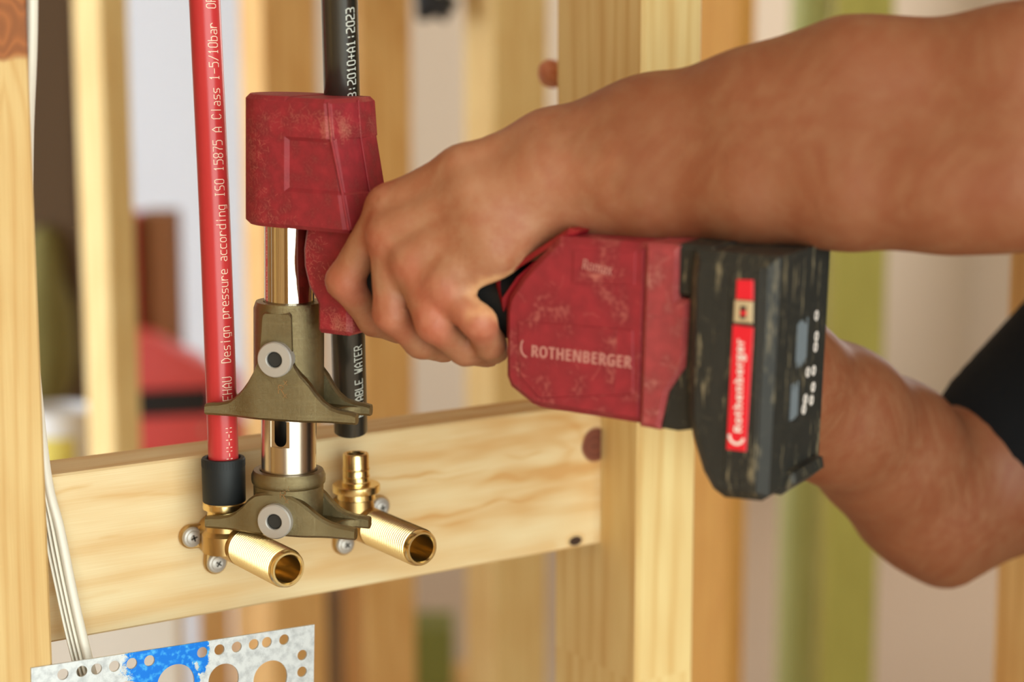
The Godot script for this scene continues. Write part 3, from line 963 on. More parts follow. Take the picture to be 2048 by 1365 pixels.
# ------------------------------------------------------------------ perforated plate and cables
func build_plate_and_cables():
	var w := 160.5
	var csg := CSGCombiner3D.new()
	csg.name = "perforated_plate"
	add_child(csg)
	csg.transform = Transform3D(Basis(Vector3.BACK, -0.0331), wall(-27.1, -88.2, 38.2))
	tag(csg, "galvanised perforated fixing plate with splashed blue paint", "metal plate")
	var m := mat("galvanised", Color.WHITE, 0.42, 0.55)
	var im := Image.create(800, 400, false, Image.FORMAT_RGB8)
	var n := noise(77, 1.0, 4)
	for y in 400:
		for x in 800:
			var mx := x * 0.25                    # millimetres on the plate
			var my := y * 0.25
			var a := n.get_noise_2d(mx * 0.16, my * 0.16)
			var g := n.get_noise_2d(mx * 0.9 + 70, my * 0.9)
			var c := rgb8(214, 216, 218).lerp(rgb8(166, 168, 172), clampf(0.18 + 0.7 * a + 0.25 * g, 0, 1))
			# the splash: a band along the top edge, a run down between the first two large holes, a tongue at its right end
			var e := minf(minf((mx - 50.0) / 6.0, (97.5 - mx) / 3.0), (11.5 - my) / 3.2)
			e = maxf(e, minf((9.5 - absf(mx - 63.5 + 0.1 * my)) / 4.0, (60.0 - my) / 4.0))
			var hole := Vector2(mx - 78.6, my - 20.6).length()
			if mx > 64.0 and my < 22.0: e = maxf(e, (13.6 - hole) / 2.0)
			e = maxf(e, 1.0 - Vector2((mx - 93.4) * 1.2, (my - 12.5) * 0.7).length() / 3.6)
			e = clampf(e, -1.2, 1.0)
			e += 0.6 * n.get_noise_2d(mx * 0.3 + 11, my * 0.3) + 0.75 * n.get_noise_2d(mx * 1.6, my * 1.6 + 31) * (1.0 if mx < 60.0 else 0.4)
			if e > 0.12: c = rgb8(14, 118, 222).lerp(rgb8(90, 182, 244), clampf(0.28 + 1.5 * n.get_noise_2d(mx * 0.22 + 5, my * 0.22) - 0.3 * e, 0, 1))
			im.set_pixel(x, y, c)
	m.albedo_texture = ImageTexture.create_from_image(im)
	m.uv1_triplanar = true
	m.uv1_scale = Vector3(5.0, 10.0, 5.0)
	var b := CSGBox3D.new()
	b.name = "sheet"
	b.size = Vector3(w, 96, 1.1) * 0.001
	b.position = Vector3(w / 2, -48, 0) * 0.001
	b.material = m
	csg.add_child(b)
	var holes := []
	for x in [16.6, 26.7, 34.6, 44.3, 53.9, 63.7, 93.6, 103.6, 113.7, 123.8, 131.6, 142.0]: holes.append([x, 5.8, 2.95])
	for y in [16.2, 25.7, 35.4, 45.0, 54.8, 64.5]: holes.append([153.2, y, 2.95])
	holes.append_array([[51.0, 24.4, 9.6], [78.6, 20.6, 10.6], [106.2, 22.8, 8.9], [134.0, 26.6, 10.2], [30.0, 50, 9], [60.0, 52, 10], [92.0, 52, 9], [124.0, 56, 10]])
	for h in holes:
		var c := CSGCylinder3D.new()
		c.name = "hole"
		c.radius = h[2] * 0.001
		c.height = 0.004
		c.sides = 40 if h[2] > 5 else 24
		c.smooth_faces = true
		c.operation = CSGShape3D.OPERATION_SUBTRACTION
		c.rotation.x = PI / 2
		c.position = Vector3(h[0], -h[1], 0) * 0.001
		c.material = m
		csg.add_child(c, true)
	for k in 4:
		var dx: float = [10.0, 0.0, -8.0, -16.0][k]
		var wide := k == 0
		var pts := []
		for q in [[61, -300, 0.93], [60, 60, 0.955], [52, 300, 0.985], [55, 600, 1.0], [84, 930, 1.012], [107, 1060, 1.016], [131, 1180, 1.018], [156, 1290, 1.022], [186, 1400, 1.03], [230, 1540, 1.05]]:
			var sq := 1.0 if q[1] > 1000 else (0.35 if q[1] > 900 else 0.2)
			pts.append(at(q[0] + dx * sq + (3 if wide else 0), q[1], q[2] + 0.0008 * k))
		solid("flat_cable", sweep(smooth_path(pts, 6), 0.0024 if wide else 0.0010, 0.0035, 16, cam_basis.z), mats.cable_white, ["rightmost and widest of the four white flat cables", "second from the right of the four white flat cables", "third from the right of the four white flat cables", "leftmost of the four white flat cables, nearest the stud"][k], "cable", Transform3D(), "white flat cables beside the left stud")

# ------------------------------------------------------------------ the press tool
var tool_xf := Transform3D(Basis(Vector3(0.47617, -0.02618, 0.87896), Vector3(0.01247, 0.99966, 0.02302), Vector3(-0.87927, 0.0, 0.47633)), Vector3(0.1124, UP0 - 0.0329, 0.051))
var jaw_basis := Basis(Vector3(0.67919, -0.01919, 0.73372), Vector3(0.01304, 0.99982, 0.01408), Vector3(-0.73385, 0.0, 0.67931))
const ALONG_Y := Basis(Vector3(1, 0, 0), Vector3(0, 0, 1), Vector3(0, 1, 0))

# stations: [x, top y]; a cast plate that follows them, its middle standing further out than its ends
func add_jaw_plate(st: SurfaceTool, stations: Array, side: float):
	st.set_smooth_group(3)
	var rows := []
	for s in stations:
		var x: float = s[0]
		var k := smoothstep(10.0, 29.0, absf(x))
		var zc := lerpf(15.2, 12.0, k)
		var th := lerpf(3.2, 2.9, k)
		var y1: float = s[1]
		var b := 1.3
		var row := []
		for q in [[0.0, -th + b], [b, -th], [y1 - b, -th], [y1, -th + b], [y1, th - b], [y1 - b, th], [b, th], [0.0, th - b]]:
			row.append(Vector3(x, q[0], (zc + q[1]) * side) * 0.001)
		rows.append(row)
	var groups := [1, 2, 3, 4, 5, 6, 7, 8]
	for i in rows.size() - 1:
		for k in 8:
			var k2 := (k + 1) % 8
			st.set_smooth_group(groups[k])
			var cen := Vector3.ZERO
			for p in rows[i]: cen += p / 16.0
			for p in rows[i + 1]: cen += p / 16.0
			var mid: Vector3 = (rows[i][k] + rows[i][k2] + rows[i + 1][k] + rows[i + 1][k2]) / 4.0
			var e1: Vector3 = rows[i][k2] - rows[i][k]
			var e2: Vector3 = rows[i + 1][k] - rows[i][k]
			var nn := e1.cross(e2)
			if nn.dot(mid - cen) < 0: nn = -nn
			quad(st, rows[i][k], rows[i][k2], rows[i + 1][k2], rows[i + 1][k], nn)
	st.set_smooth_group(-1)
	for e in [0, rows.size() - 1]:
		var out := Vector3(-1 if e == 0 else 1, 0, 0)
		for k in range(1, 7): tri(st, rows[e][0], rows[e][k], rows[e][k + 1], out)

func jaw(parent: Node, called: String, stations: Array, tube: Array, bush_y: float, y0: float, mark: Vector2):
	var xf := tool_xf.basis.inverse() * jaw_basis
	var st := start()
	add_lathe(st, mmv(tube), 56)
	for s in [-1.0, 1.0]: add_jaw_plate(st, stations, s)
	var poly := [Vector2(-35, 13.5), Vector2(35, 13.5)]
	for k in 13: poly.append(Vector2(37, 0) + Vector2.from_angle(PI / 2 + PI * k / 12.0) * 9.2)
	poly.append_array([Vector2(35, -13.5), Vector2(-35, -13.5)])
	for k in 13: poly.append(Vector2(-37, 0) + Vector2.from_angle(-PI / 2 + PI * k / 12.0) * 9.2)
	var pm := []
	for p in poly: pm.append(p * 0.001)
	add_slab(st, pm, 0.0006, 0.0052, 0.0006, Transform3D(ALONG_Y, Vector3.ZERO))
	var j := part(called, finish(st), mats.cast_steel, parent, Transform3D(xf, Vector3(0, y0 * 0.001, 0)))
	var fwd := Basis(Vector3.RIGHT, PI / 2)
	var b := part("pin_bush", lathe(mmv([[0, 10], [9.2, 10], [9.3, 21.6], [8.7, 22.4], [4.6, 22.5], [4.1, 21.9], [4.1, 18.5], [0, 18.5]]), 48, Transform3D(fwd, Vector3(0, bush_y * 0.001, 0))), mats.zinc, j)
	part("pin", lathe(mmv([[0, 12], [3.9, 12], [3.9, 20.6], [3.5, 21.0], [0, 21.0]]), 32, Transform3D(fwd, Vector3(0, bush_y * 0.001, 0))), mats.black_hole, b)
	var ms := start()
	var z := 0.01835
	var place := func(a: float, bb: float, lift := 0.00012) -> Vector3: return Vector3(mark.x * 0.001 + a, mark.y * 0.001 + bb, z + lift)
	add_strokes(ms, "R", 0.0042, 0.0042, 0.00055, place)
	var small := func(a: float, bb: float, lift := 0.00012) -> Vector3: return Vector3(mark.x * 0.001 + a + 0.0027, mark.y * 0.001 + bb - 0.0022, z + lift)
	add_strokes(ms, "x", 0.003, 0.0026, 0.0004, small)
	var small2 := func(a: float, bb: float, lift := 0.00012) -> Vector3: return Vector3(mark.x * 0.001 + a + 0.003, mark.y * 0.001 + bb + 0.0046, z + lift)
	add_strokes(ms, "x", 0.003, 0.0026, 0.0004, small2)
	part("cast_mark", finish(ms), mats.bright_steel, j)

func flat_text(parent: Node, called: String, words: String, width: float, height: float, m: Material, xf: Transform3D, bold := true):
	var tm := text_mesh(words, 0.01, bold)
	var bb := tm.get_aabb()
	var sc := Basis.from_scale(Vector3(width / maxf(bb.size.x, 1e-6), height / maxf(bb.size.y, 1e-6), 1))
	return part(called, tm, m, parent, xf * Transform3D(sc, Vector3.ZERO) * Transform3D(Basis(), -bb.get_center()))

func plan(a: Array) -> Array:
	return mmv(a)

func build_tool():
	var t := thing("press_tool", "red battery press tool with steel fork jaws clamped on the red pipe", "power tool", tool_xf)
	# ---- head housing
	var st := start()
	var yup := Transform3D(ALONG_Y, Vector3.ZERO)
	var left := [[14.4, 20.2], [12, 22.5]]
	for k in 25: left.append([cos(PI / 2 + PI * k / 24.0) * 22.5, sin(PI / 2 + PI * k / 24.0) * 22.5])
	left.append_array([[12, -22.5], [14.4, -20.2]])
	add_slab(st, plan(left), 0.163, 0.2295, 0.0022, yup)
	add_slab(st, plan([[11.9, 22.5], [37, 22.5], [40.3, 20], [43.2, 0], [40.3, -20], [37, -22.5], [11.9, -22.5]]), 0.2075, 0.2292, 0.0022, yup, plan([[11.9, 22.5], [35.5, 22.5], [38.6, 20], [41.2, 0], [38.6, -20], [35.5, -22.5], [11.9, -22.5]]))
	add_slab(st, plan([[-5, 20.6], [44, 20.6], [46.6, 18.6], [48.6, 0], [46.6, -18.6], [44, -20.6], [-5, -20.6]]), 0.180, 0.211, 0.0005, yup, plan([[-5, 20.6], [38, 20.6], [40.4, 18.6], [42.4, 0], [40.4, -18.6], [38, -20.6], [-5, -20.6]]))
	add_slab(st, plan([[11.9, 22.5], [47, 22.5], [50.5, 19.6], [52.5, 0], [50.5, -19.6], [47, -22.5], [11.9, -22.5]]), 0.1632, 0.1842, 0.0021, yup, plan([[11.9, 22.5], [44, 22.5], [47, 19.6], [49.0, 0], [47, -19.6], [44, -22.5], [11.9, -22.5]]))
	var head := part("head_housing", finish(st), mats.tool_red, t)
	st = start()                      # moulded ribs along the two corners of the end face and the parting line
	add_sweep(st, [Vector3(0.0372, 0.2275, 0.0212), Vector3(0.0395, 0.2085, 0.0212), Vector3(0.0452, 0.184, 0.0205), Vector3(0.0497, 0.165, 0.0208)], 0.0008, 0.0008, 8)
	add_sweep(st, [Vector3(0.0412, 0.2282, 0), Vector3(0.0432, 0.2085, 0), Vector3(0.0486, 0.183, 0), Vector3(0.0525, 0.165, 0)], 0.0006, 0.0006, 8)
	part("moulded_rib", finish(st), mats.tool_red, head)
	part("hand_guard", slab(mmv([[20, 169], [17, 163], [15.2, 152], [15.6, 143], [18.5, 133], [23, 126.5], [24.4, 124], [24.4, 111], [26, 109.3], [43, 109.3], [45, 111], [45, 126], [53, 131], [56, 172], [24, 172]]), -0.0115, 0.0115, 0.0025), mats.tool_red, t)
	# ---- ram and cylinder
	part("ram", lathe(mmv([[13.0, 115], [13.0, 163], [0, 163]]), 64), mats.polished_steel, t)
	var cyl := CSGCombiner3D.new()
	cyl.name = "guide_cylinder"
	t.add_child(cyl)
	var cb := CSGCylinder3D.new()
	cb.name = "barrel"
	cb.radius = 0.0145
	cb.height = 0.075
	cb.sides = 64
	cb.position.y = 0.0475
	cb.material = mats.bright_steel
	cyl.add_child(cb)
	var bore := CSGCylinder3D.new()
	bore.name = "bore"
	bore.radius = 0.0122
	bore.height = 0.06
	bore.sides = 48
	bore.operation = CSGShape3D.OPERATION_SUBTRACTION
	bore.position.y = 0.05
	bore.material = mats.bright_steel
	cyl.add_child(bore)
	var jx := tool_xf.basis.inverse() * jaw_basis
	var zdir := jx.z
	for q in [[Vector3(0.0105, 0.014, 0.006), 0.0535, 0.0157], [Vector3(0.0066, 0.017, 0.016), 0.0585, 0.0115]]:
		var cut := CSGBox3D.new()
		cut.name = "slot"
		cut.size = q[0]
		cut.operation = CSGShape3D.OPERATION_SUBTRACTION
		cut.transform = Transform3D(jx, Vector3(0, q[1], 0) + zdir * q[2])
		cut.material = mats.bright_steel
		cyl.add_child(cut, true)
	var rc := CSGCylinder3D.new()
	rc.name = "slot"
	rc.radius = 0.0033
	rc.height = 0.016
	rc.sides = 24
	rc.operation = CSGShape3D.OPERATION_SUBTRACTION
	rc.transform = Transform3D(jx * Basis(Vector3.RIGHT, PI / 2), Vector3(0, 0.050, 0) + zdir * 0.0115)
	rc.material = mats.bright_steel
	cyl.add_child(rc, true)
	# ---- jaws
	var up := [[-41.5, 5.6], [-38, 6.4], [-33, 6.8], [-28, 8.2], [-24, 11.0], [-20, 15.0], [-16.5, 19.5], [-13.5, 24.5], [-11, 30], [-9.2, 36], [-7.6, 56], [-6.4, 57.5], [6.6, 57.5], [7.8, 56], [8.4, 33], [9.6, 29.5], [12.5, 25], [17, 20], [20, 15.5], [24, 11], [28, 8.2], [33, 6.8], [38, 6.4], [41.5, 5.6]]
	jaw(t, "upper_jaw", up, [[13.2, 6], [17.0, 4], [18.4, 8], [18.4, 57], [17.2, 60.5], [13.6, 60.5], [13.2, 60]], 33.0, 61.5, Vector2(1.0, 15.0))
	var lo := [[-41.5, 6.0], [-38, 6.6], [-33, 7.0], [-28, 8.2], [-24, 10.5], [-20, 14.0], [-16, 18.5], [-12, 21.5], [-8, 22.6], [-4, 23.0], [4, 23.0], [8, 21.6], [12, 19.5], [16, 16.6], [20, 13.0], [24, 10.0], [28, 8.2], [33, 7.0], [38, 6.6], [41.5, 6.0]]
	jaw(t, "lower_jaw", lo, [[14.7, 1], [17.4, 0.8], [18.3, 4], [18.5, 24], [19.4, 25.4], [19.6, 26.6], [19.6, 29.2], [18.4, 31.8], [15.6, 32.0], [14.9, 31.0]], 8.6, 0.0, Vector2(2.2, 20.5))
	# ---- grip and handle body
	st = start()
	add_sweep(st, [Vector3(0.050, 0.144, 0), Vector3(0.085, 0.140, 0), Vector3(0.12, 0.136, 0), Vector3(0.150, 0.132, 0)], 0.0185, 0.0165, 32, Vector3.BACK)
	part("rubber_grip", finish(st), mats.rubber_black, t)
	part("trigger", slab(mmv([[50, 132], [62, 128], [64, 118], [58, 120], [50, 126]]), -0.006, 0.006, 0.0015), mats.tool_red_plain, t)
	var shoulder := slab(mmv([[130, 151], [141, 155], [170, 175], [176, 174], [147, 148], [140, 138], [136, 132]]), -0.021, 0.021, 0.003)
	part("grip_collar", shoulder, mats.tool_red_plain, t)
	var body := part("handle_body", slab(mmv([[167.6, 171.5], [155, 158.3], [148.3, 150.6], [141.5, 140.5], [140.2, 134], [141.2, 102], [143.5, 97], [155.4, 89.8], [160, 88.6], [214.5, 87.3], [214.5, 172]]), -0.025, 0.025, 0.0032), mats.tool_red_dusty, t)
	part("name_panel", slab(mmv([[147.5, 130], [208, 131.5], [209.5, 101], [160, 93.5], [149.5, 103]]), 0.0245, 0.0256, 0.0006), mats.tool_red_dusty, body)
	part("small_panel", slab(mmv([[176, 166], [208, 168], [208, 152], [176, 150]]), 0.0245, 0.0254, 0.0005), mats.tool_red_dusty, body)
	flat_text(body, "lettering", "ROTHENBERGER", 0.052, 0.0056, mats.label_pale, Transform3D(Basis(Vector3.BACK, 0.0), Vector3(0.182, 0.1162, 0.02575)))
	flat_text(body, "lettering", "Romax", 0.015, 0.0048, mats.label_pale, Transform3D(Basis(Vector3.BACK, -0.12), Vector3(0.189, 0.159, 0.02555)), false)
	st = start()
	var arc := []
	for k in 9: arc.append(Vector3(0.1535, 0.1175, 0.0258) + Vector3(cos(PI * 0.75 + PI * 0.75 * k / 8.0) * 0.0034, sin(PI * 0.75 + PI * 0.75 * k / 8.0) * 0.0046, 0))
	add_sweep(st, arc, 0.0005, 0.0002, 8)
	part("swoosh", finish(st), mats.label_pale, body)
	part("rear_collar", slab(mmv([[213.2, 172.5], [213.2, 86.8], [223.5, 86.3], [227.0, 104.3], [235.0, 116.9], [236.2, 148.1], [230.5, 148.3], [230.2, 172.5]]), -0.0275, 0.0275, 0.0022), mats.tool_red_chalky, t)
	part("battery_mount", slab(mmv([[228.5, 173], [228.8, 149.4], [234.4, 149.2], [233.6, 117.8], [226.0, 105.5], [222.6, 87.0], [232, 86.6], [246, 90], [246, 173]]), -0.026, 0.026, 0.002), mats.battery_black, t)
	# ---- battery
	var bat := part("battery", slab(mmv([[240, 172], [238.5, 160], [239.5, 96], [243, 84], [248, 71], [253, 63.6], [258.6, 60.4], [276.5, 61.2], [279.6, 64], [280, 172]]), -0.040, 0.035, 0.0045), mats.battery_black, t)
	part("latch_tab", slab(mmv([[268, 72], [284, 71], [285, 66], [278, 59.5], [268, 60]]), -0.030, 0.012, 0.002), mats.battery_black, bat)
	part("side_channel", slab(mmv([[258.5, 166], [273.5, 167], [274.5, 70], [259, 69]]), 0.0345, 0.0355, 0.0005), mats.battery_black, bat)
	part("label_strip", slab(mmv([[260.9, 140.6], [270.6, 140.4], [269.8, 84], [260.4, 83.8]]), 0.0352, 0.0361, 0.0003), mats.label_red, bat)
	part("label_square", slab(mmv([[262.0, 161], [269.6, 161.4], [270.0, 152.4], [262.0, 152.2]]), 0.0352, 0.0364, 0.0003), mats.label_red, bat)
	var lk := part("lock_tab", slab(mmv([[261.4, 151.8], [270.0, 152], [270.3, 142.2], [261.3, 142]]), 0.0352, 0.0368, 0.0006), mats.label_beige, bat)
	part("lock_mark", slab(mmv([[264.6, 149.6], [267.2, 149.6], [267.2, 144], [264.6, 144]]), 0.0366, 0.0371, 0.0), mats.case_black, lk)
	part("lock_mark", slab(mmv([[264.8, 147.6], [267.4, 147.6], [267.4, 145.6], [264.8, 145.6]]), 0.0368, 0.0374, 0.0), mats.label_red, lk)
	flat_text(bat, "lettering", "Rothenberger", 0.042, 0.0052, mats.label_white, Transform3D(Basis(Vector3.BACK, PI / 2 + 0.02), Vector3(0.2657, 0.1135, 0.0363)))
	st = start()
	arc = []
	for k in 11: arc.append(Vector3(0.2650, 0.0905, 0.0362) + Vector3(cos(PI * 0.95 + PI * 1.0 * k / 10.0) * 0.0034, sin(PI * 0.95 + PI * 1.0 * k / 10.0) * 0.0034, 0))
	add_sweep(st, arc, 0.0007, 0.0002, 8)
	part("swoosh", finish(st), mats.label_white, bat)
	# worn print on the end face
	var rng := RandomNumberGenerator.new()
	rng.seed = 12
	st = start()
	for k in 9:
		var zz := 0.004 - k * 0.00155
		add_box(st, Vector3(0.2797, 0.118 + rng.randf() * 0.003, zz - 0.00028), Vector3(0.2803, 0.140 - rng.randf() * 0.004, zz + 0.00028))
	for k in 6:
		var zz2 := 0.008 - k * 0.0016
		add_box(st, Vector3(0.2797, 0.094 + rng.randf() * 0.002, zz2 - 0.0003), Vector3(0.2803, 0.108 + rng.randf() * 0.004, zz2 + 0.0003))
	part("worn_print", finish(st), mats.label_blue_grey, bat)
	st = start()
	for q in [[0.139, -0.021], [0.129, -0.0225], [0.124, -0.022], [0.113, -0.021], [0.105, -0.0215], [0.099, -0.020], [0.1135, -0.013], [0.101, -0.0115], [0.0965, -0.010]]:
		add_lathe(st, mmv([[2.4, 0], [2.4, 0.4], [1.3, 0.4], [1.3, 0]]), 18, Transform3D(Basis(Vector3.BACK, -PI / 2), Vector3(0.2797, q[0], q[1])))
	part("worn_symbols", finish(st), mats.label_white, bat)

# ------------------------------------------------------------------ people
func on_tool(px: float, py: float, z: float) -> Vector3:       # the point of the tool's plane at depth z (mm) seen at that pixel
	var d := (at(px, py, 1.0) - cam_at)
	var n := tool_xf.basis.z
	var k := n.dot(tool_xf.origin + n * z * 0.001 - cam_at) / n.dot(d)
	return cam_at + d * k

func chain(pts: Array, radii: Array) -> Array:
	var o := []
	for i in pts.size() - 1: o.append([pts[i], pts[i + 1], radii[i] * 0.001, radii[i + 1] * 0.001])
	return o

func soft(bones: Array, k: float) -> Array:
	for b in bones: b.append(k)
	return bones

func build_people():
	# ---- left hand round the grip, left forearm towards the upper right
	var idx := [on_tool(776, 416, 19), on_tool(688, 562, 22), on_tool(748, 640, 5), on_tool(800, 662, -11)]
	var mid := [on_tool(778, 470, 27), on_tool(784, 628, 30), on_tool(842, 684, 13), on_tool(888, 698, -5)]
	var rin := [on_tool(822, 525, 30), on_tool(868, 648, 32), on_tool(930, 698, 14), on_tool(975, 708, -4)]
	var pin := [on_tool(880, 575, 30), on_tool(958, 645, 31), on_tool(980, 688, 16), on_tool(992, 703, 1)]
	var w_top := at(1102, 288, 0.955)
	var w_mid := at(1102, 345, 0.945)
	var w_low := at(1098, 408, 0.95)
	var arm := []
	arm += soft(chain([w_top, at(1300, 250, 0.945), at(1500, 212, 0.925), at(1700, 170, 0.91), at(2048, 150, 0.885), at(2230, 190, 0.88)], [15.5, 18.5, 22, 27, 28, 29]), 0.022)
	arm += soft(chain([w_low, at(1300, 395, 0.935), at(1500, 380, 0.915), at(1700, 372, 0.90), at(1900, 372, 0.885), at(2048, 362, 0.875), at(2230, 330, 0.875)], [16.5, 19, 22, 25, 26, 26, 29]), 0.022)
	arm += soft(chain([w_mid, at(1300, 322, 0.945), at(1600, 285, 0.93), at(1800, 265, 0.92), at(2048, 258, 0.90), at(2250, 262, 0.89)], [20, 26.5, 36.5, 39.5, 40, 39]), 0.022)
	arm += chain([idx[0], at(925, 342, 0.95), w_top], [10.6, 11.5, 15.5])
	arm += chain([mid[0], at(945, 392, 0.943), w_mid], [10.8, 12.0, 17.0])
	arm += chain([rin[0], at(960, 450, 0.94), w_mid], [10.4, 12.5, 17.0])
	arm += chain([pin[0], at(985, 497, 0.94), w_low], [10.2, 13.5, 16.5])
	arm += chain([on_tool(905, 520, 12), at(1000, 470, 0.965)], [12, 16])                # palm
	arm += chain([on_tool(860, 440, 6), at(1010, 390, 0.97)], [13, 18])
	var elbow := at(2260, 262, 0.885)
	var shoulder_l := at(2900, -40, 0.93)
	arm += chain([elbow, at(2500, 150, 0.9), shoulder_l], [42, 48, 62])
	var thumb := [at(1040, 400, 0.985), on_tool(900, 415, -26), on_tool(800, 470, -30), on_tool(745, 520, -28)]
	for j in [[idx[0], 10.2], [mid[0], 10.8], [rin[0], 10.4], [pin[0], 9.8]]:               # knuckles stand proud of the back of the hand
		var outw: Vector3 = ((cam_at - j[0]).normalized() * 0.0058 + Vector3(0, 0.0024, 0))
		var back: Vector3 = (w_mid - j[0]).normalized()
		arm += chain([j[0] + outw, j[0] + outw + back * 0.006], [j[1] - 2.6, j[1] - 3.6])
		arm += chain([j[0] + outw + back * 0.008, j[0] + outw * 1.25 + back * 0.05], [4.6, 3.2])      # tendon
	var hand := [{"k": 0.0075, "p": arm},
		{"k": 0.004, "p": chain(idx, [9.8, 8.8, 7.9, 7.0])}, {"k": 0.004, "p": chain(mid, [10.0, 8.9, 8.0, 7.2])},
		{"k": 0.004, "p": chain(rin, [9.6, 8.6, 7.9, 7.0])}, {"k": 0.004, "p": chain(pin, [9.0, 8.0, 7.3, 6.4])},
		{"k": 0.006, "p": chain(thumb, [15, 11, 9.6, 8.0])}]
	# ---- right arm: upper arm from the sleeve, elbow, forearm behind the battery, fist behind the handle
	var we := at(1452, 668, 1.10)
	var el := at(1872, 1005, 1.27)
	var ra := []
	ra += chain([el, at(1779, 905, 1.235), at(1673, 829, 1.19), at(1560, 748, 1.145), we], [43, 43, 39, 33, 27])
	ra += chain([at(1893, 1098, 1.285), at(1830, 1010, 1.26)], [20, 36])
	ra += chain([at(1893, 1098, 1.285), at(2010, 1000, 1.29)], [21, 40])
	var shoulder_r := at(2480, 470, 1.32)
	ra += chain([el, at(2040, 900, 1.285), at(2200, 740, 1.3), shoulder_r], [42, 50, 54, 62])
	var rf := []
	for k in 4:
		var a := at(1335 + 6 * k, 585 + 34 * k, 1.075)
		var b := at(1265 + 8 * k, 600 + 32 * k, 1.06)
		rf.append({"k": 0.004, "p": chain([a, b, b + cam_basis * Vector3(0.004, -0.004, 0.02), b + cam_basis * Vector3(0.02, -0.006, 0.022)], [10, 9, 8.3, 7.4])})
		ra += chain([a, we], [11.5, 16])
	ra += chain([we, at(1380, 560, 1.07), at(1310, 548, 1.05)], [16, 12, 9])
	# ---- the rest of the body, out of the picture
	var chest := (shoulder_l + shoulder_r) / 2
	var side := (shoulder_r - shoulder_l).normalized()
	var hip := Vector3(chest.x + 0.12, 0.92, chest.z + 0.06)
	var neck := chest + Vector3(-0.02, 0.09, 0.0)
	var headc := neck + Vector3(-0.07, 0.16, -0.03)
	var fwd := (wall(110, 0, 60) - chest)
	fwd.y = 0
	fwd = fwd.normalized()
	var trunk := []
	trunk += chain([shoulder_l, chest + Vector3(0, 0.03, 0), shoulder_r], [60, 80, 60])
	trunk += chain([chest - side * 0.07, hip - side * 0.06], [105, 95])
	trunk += chain([chest + side * 0.07, hip + side * 0.06], [105, 95])
	trunk += chain([chest, neck, headc - Vector3(0, 0.06, 0)], [90, 58, 56])
	trunk += chain([headc + Vector3(0, 0.04, 0) - fwd * 0.02, headc - Vector3(0, 0.05, 0) + fwd * 0.03], [88, 62])
	trunk += chain([headc + fwd * 0.085 + Vector3(0, 0.01, 0), headc + fwd * 0.105 - Vector3(0, 0.02, 0)], [9, 14])
	trunk += chain([headc + fwd * 0.08 - Vector3(0, 0.055, 0), headc + fwd * 0.082 - Vector3(0, 0.06, 0)], [16, 14])
	for s in [-1.0, 1.0]:
		trunk += chain([headc + side * 0.085 * s, headc + side * 0.088 * s - Vector3(0, 0.03, 0)], [18, 13])
		var foot: Vector3 = Vector3(hip.x, 0.05, hip.z) + side * 0.12 * s + Vector3(0.05 * s, 0, 0)
		trunk += chain([hip + side * 0.09 * s, (hip + foot) / 2 + side * 0.05 * s + fwd * 0.03, foot + Vector3(0, 0.05, 0)], [85, 58, 42])
		trunk += chain([foot, foot + fwd * 0.17 - Vector3(0, 0.012, 0)], [42, 34])
	# skin: tanned arms, paler hand with redder knuckles and a pale palm edge; the borders are blotchy
	var tan_ := rgb8(146, 94, 65).srgb_to_linear()
	var pale := rgb8(170, 118, 88).srgb_to_linear()
	var flush := rgb8(186, 112, 88).srgb_to_linear()
	var palm := rgb8(234, 190, 142).srgb_to_linear()
	var sn := noise(91, 1.0, 3)
	var hub := at(880, 470, 0.955)
	var joints := [idx[0], mid[0], rin[0], pin[0], idx[1], mid[1], rin[1], pin[1]]
	var edge := [on_tool(1000, 590, 22), at(1088, 512, 0.962), 0.0, 0.0]
	var tint := func(q: Vector3) -> Color:
		var n := sn.get_noise_3dv(q * 34.0)
		var c := pale.lerp(tan_, smoothstep(0.055, 0.115, q.distance_to(hub) + n * 0.035))
		for j in joints: c = c.lerp(flush, 0.75 * (1.0 - smoothstep(0.008, 0.017, q.distance_to(j) + n * 0.006)))
		return c.lerp(palm, 0.9 * (1.0 - smoothstep(0.009, 0.02, seg(q, edge) + n * 0.012)))
	var person := thing("person", "worker in a black T-shirt gripping the press tool with one hand", "person", Transform3D(Basis(), Vector3.ZERO))
	part("body", skin_mesh([[hand, 0.0024, 0.005, 0.0012], [[{"k": 0.02, "p": ra}] + rf, 0.004, 0.008, 0.002], [[{"k": 0.04, "p": trunk}], 0.014, 0.02, 0.02]], tint), mats.skin, person)
	# clothing: shirt with sleeves, trousers, boots, hair
	var sh := []
	var hem_r := at(2055, 878, 1.287)
	var hem_l := elbow.lerp(shoulder_l, 0.42)
	sh += chain([shoulder_l, chest + Vector3(0, 0.03, 0), shoulder_r], [70, 92, 70])
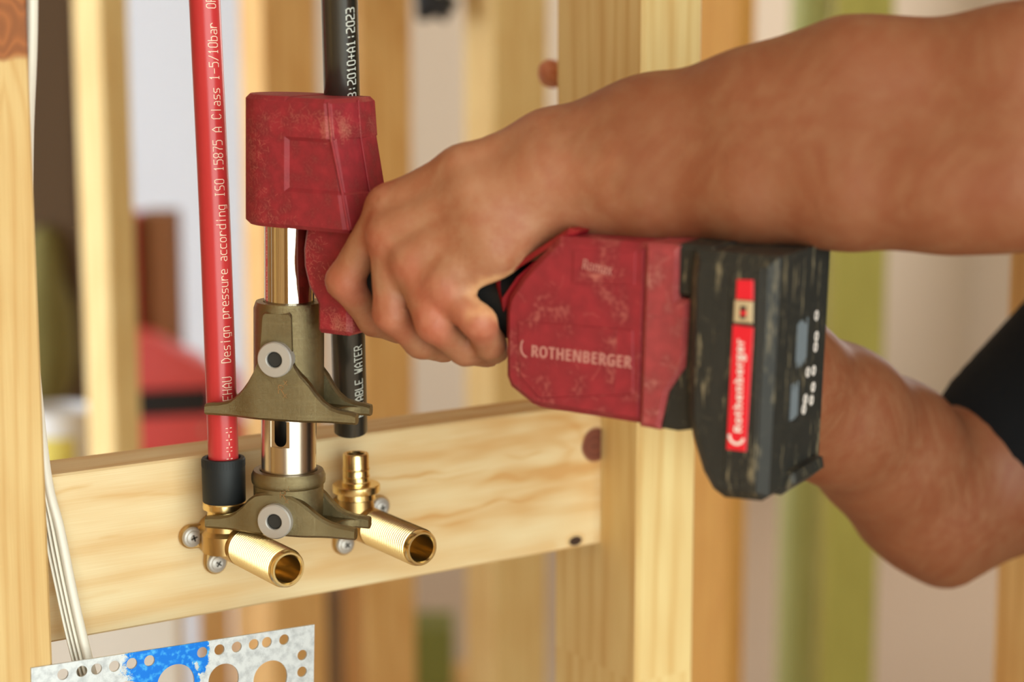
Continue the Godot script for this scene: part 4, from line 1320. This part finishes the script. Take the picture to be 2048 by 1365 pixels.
	sh += chain([hem_r, shoulder_r], [62, 76])
	sh += chain([hem_l, shoulder_l], [62, 74])
	sh += chain([chest - side * 0.07, hip - side * 0.065], [118, 108])
	sh += chain([chest + side * 0.07, hip + side * 0.065], [118, 108])
	part("t_shirt", skin_mesh([[[{"k": 0.03, "p": sh}], 0.009, 0.02, 0.02]]), mats.shirt_black, person)
	var tr := []
	for s in [-1.0, 1.0]:
		var foot2: Vector3 = Vector3(hip.x, 0.1, hip.z) + side * 0.12 * s + Vector3(0.05 * s, 0, 0)
		tr += chain([hip + side * 0.06 * s, hip + side * 0.09 * s - Vector3(0, 0.1, 0), (hip + foot2) / 2 + side * 0.05 * s + fwd * 0.03, foot2], [108, 98, 74, 58])
	part("trousers", skin_mesh([[[{"k": 0.03, "p": tr}], 0.014, 0.02, 0.02]]), mats.trousers_grey, person)
	part("hair", skin_mesh([[[{"k": 0.03, "p": chain([headc + Vector3(0, 0.055, 0) - fwd * 0.03, headc + Vector3(0, 0.0, 0) - fwd * 0.045], [87, 72])}], 0.01, 0.02, 0.02]]), mats.hair_dark, person)
	# ---- a second person's fingers round the far side of the pale stud
	var f0 := at(1150, 150, 1.315)
	var f1 := at(1104, 148, 1.29)
	var g2 := [{"k": 0.012, "p": chain([f0 + Vector3(0.02, -0.01, -0.01), at(1220, 330, 1.34), at(1240, 560, 1.36)], [20, 27, 32])}]
	for k in 4:
		var dn := Vector3(0.004 * k, -0.021 * k, 0)
		if k == 0: g2.append({"k": 0.004, "p": chain([f0 + Vector3(0.02, 0.01, -0.006), f0, f1, at(1099, 141, 1.262)], [10, 9, 8.5, 7.6])})
		else: g2.append({"k": 0.004, "p": chain([f0 + Vector3(0.02, 0.01, -0.006) + dn, f0 + dn + Vector3(0.006, 0, 0)], [10, 8.5])})
	var second := thing("person", "fingertip of another person's hand curled round the pale stud", "person")
	part("hand", skin_mesh([[g2, 0.0035, 0.006, 0.002]], func(_p): return rgb8(216, 150, 118).srgb_to_linear()), mats.skin, second)
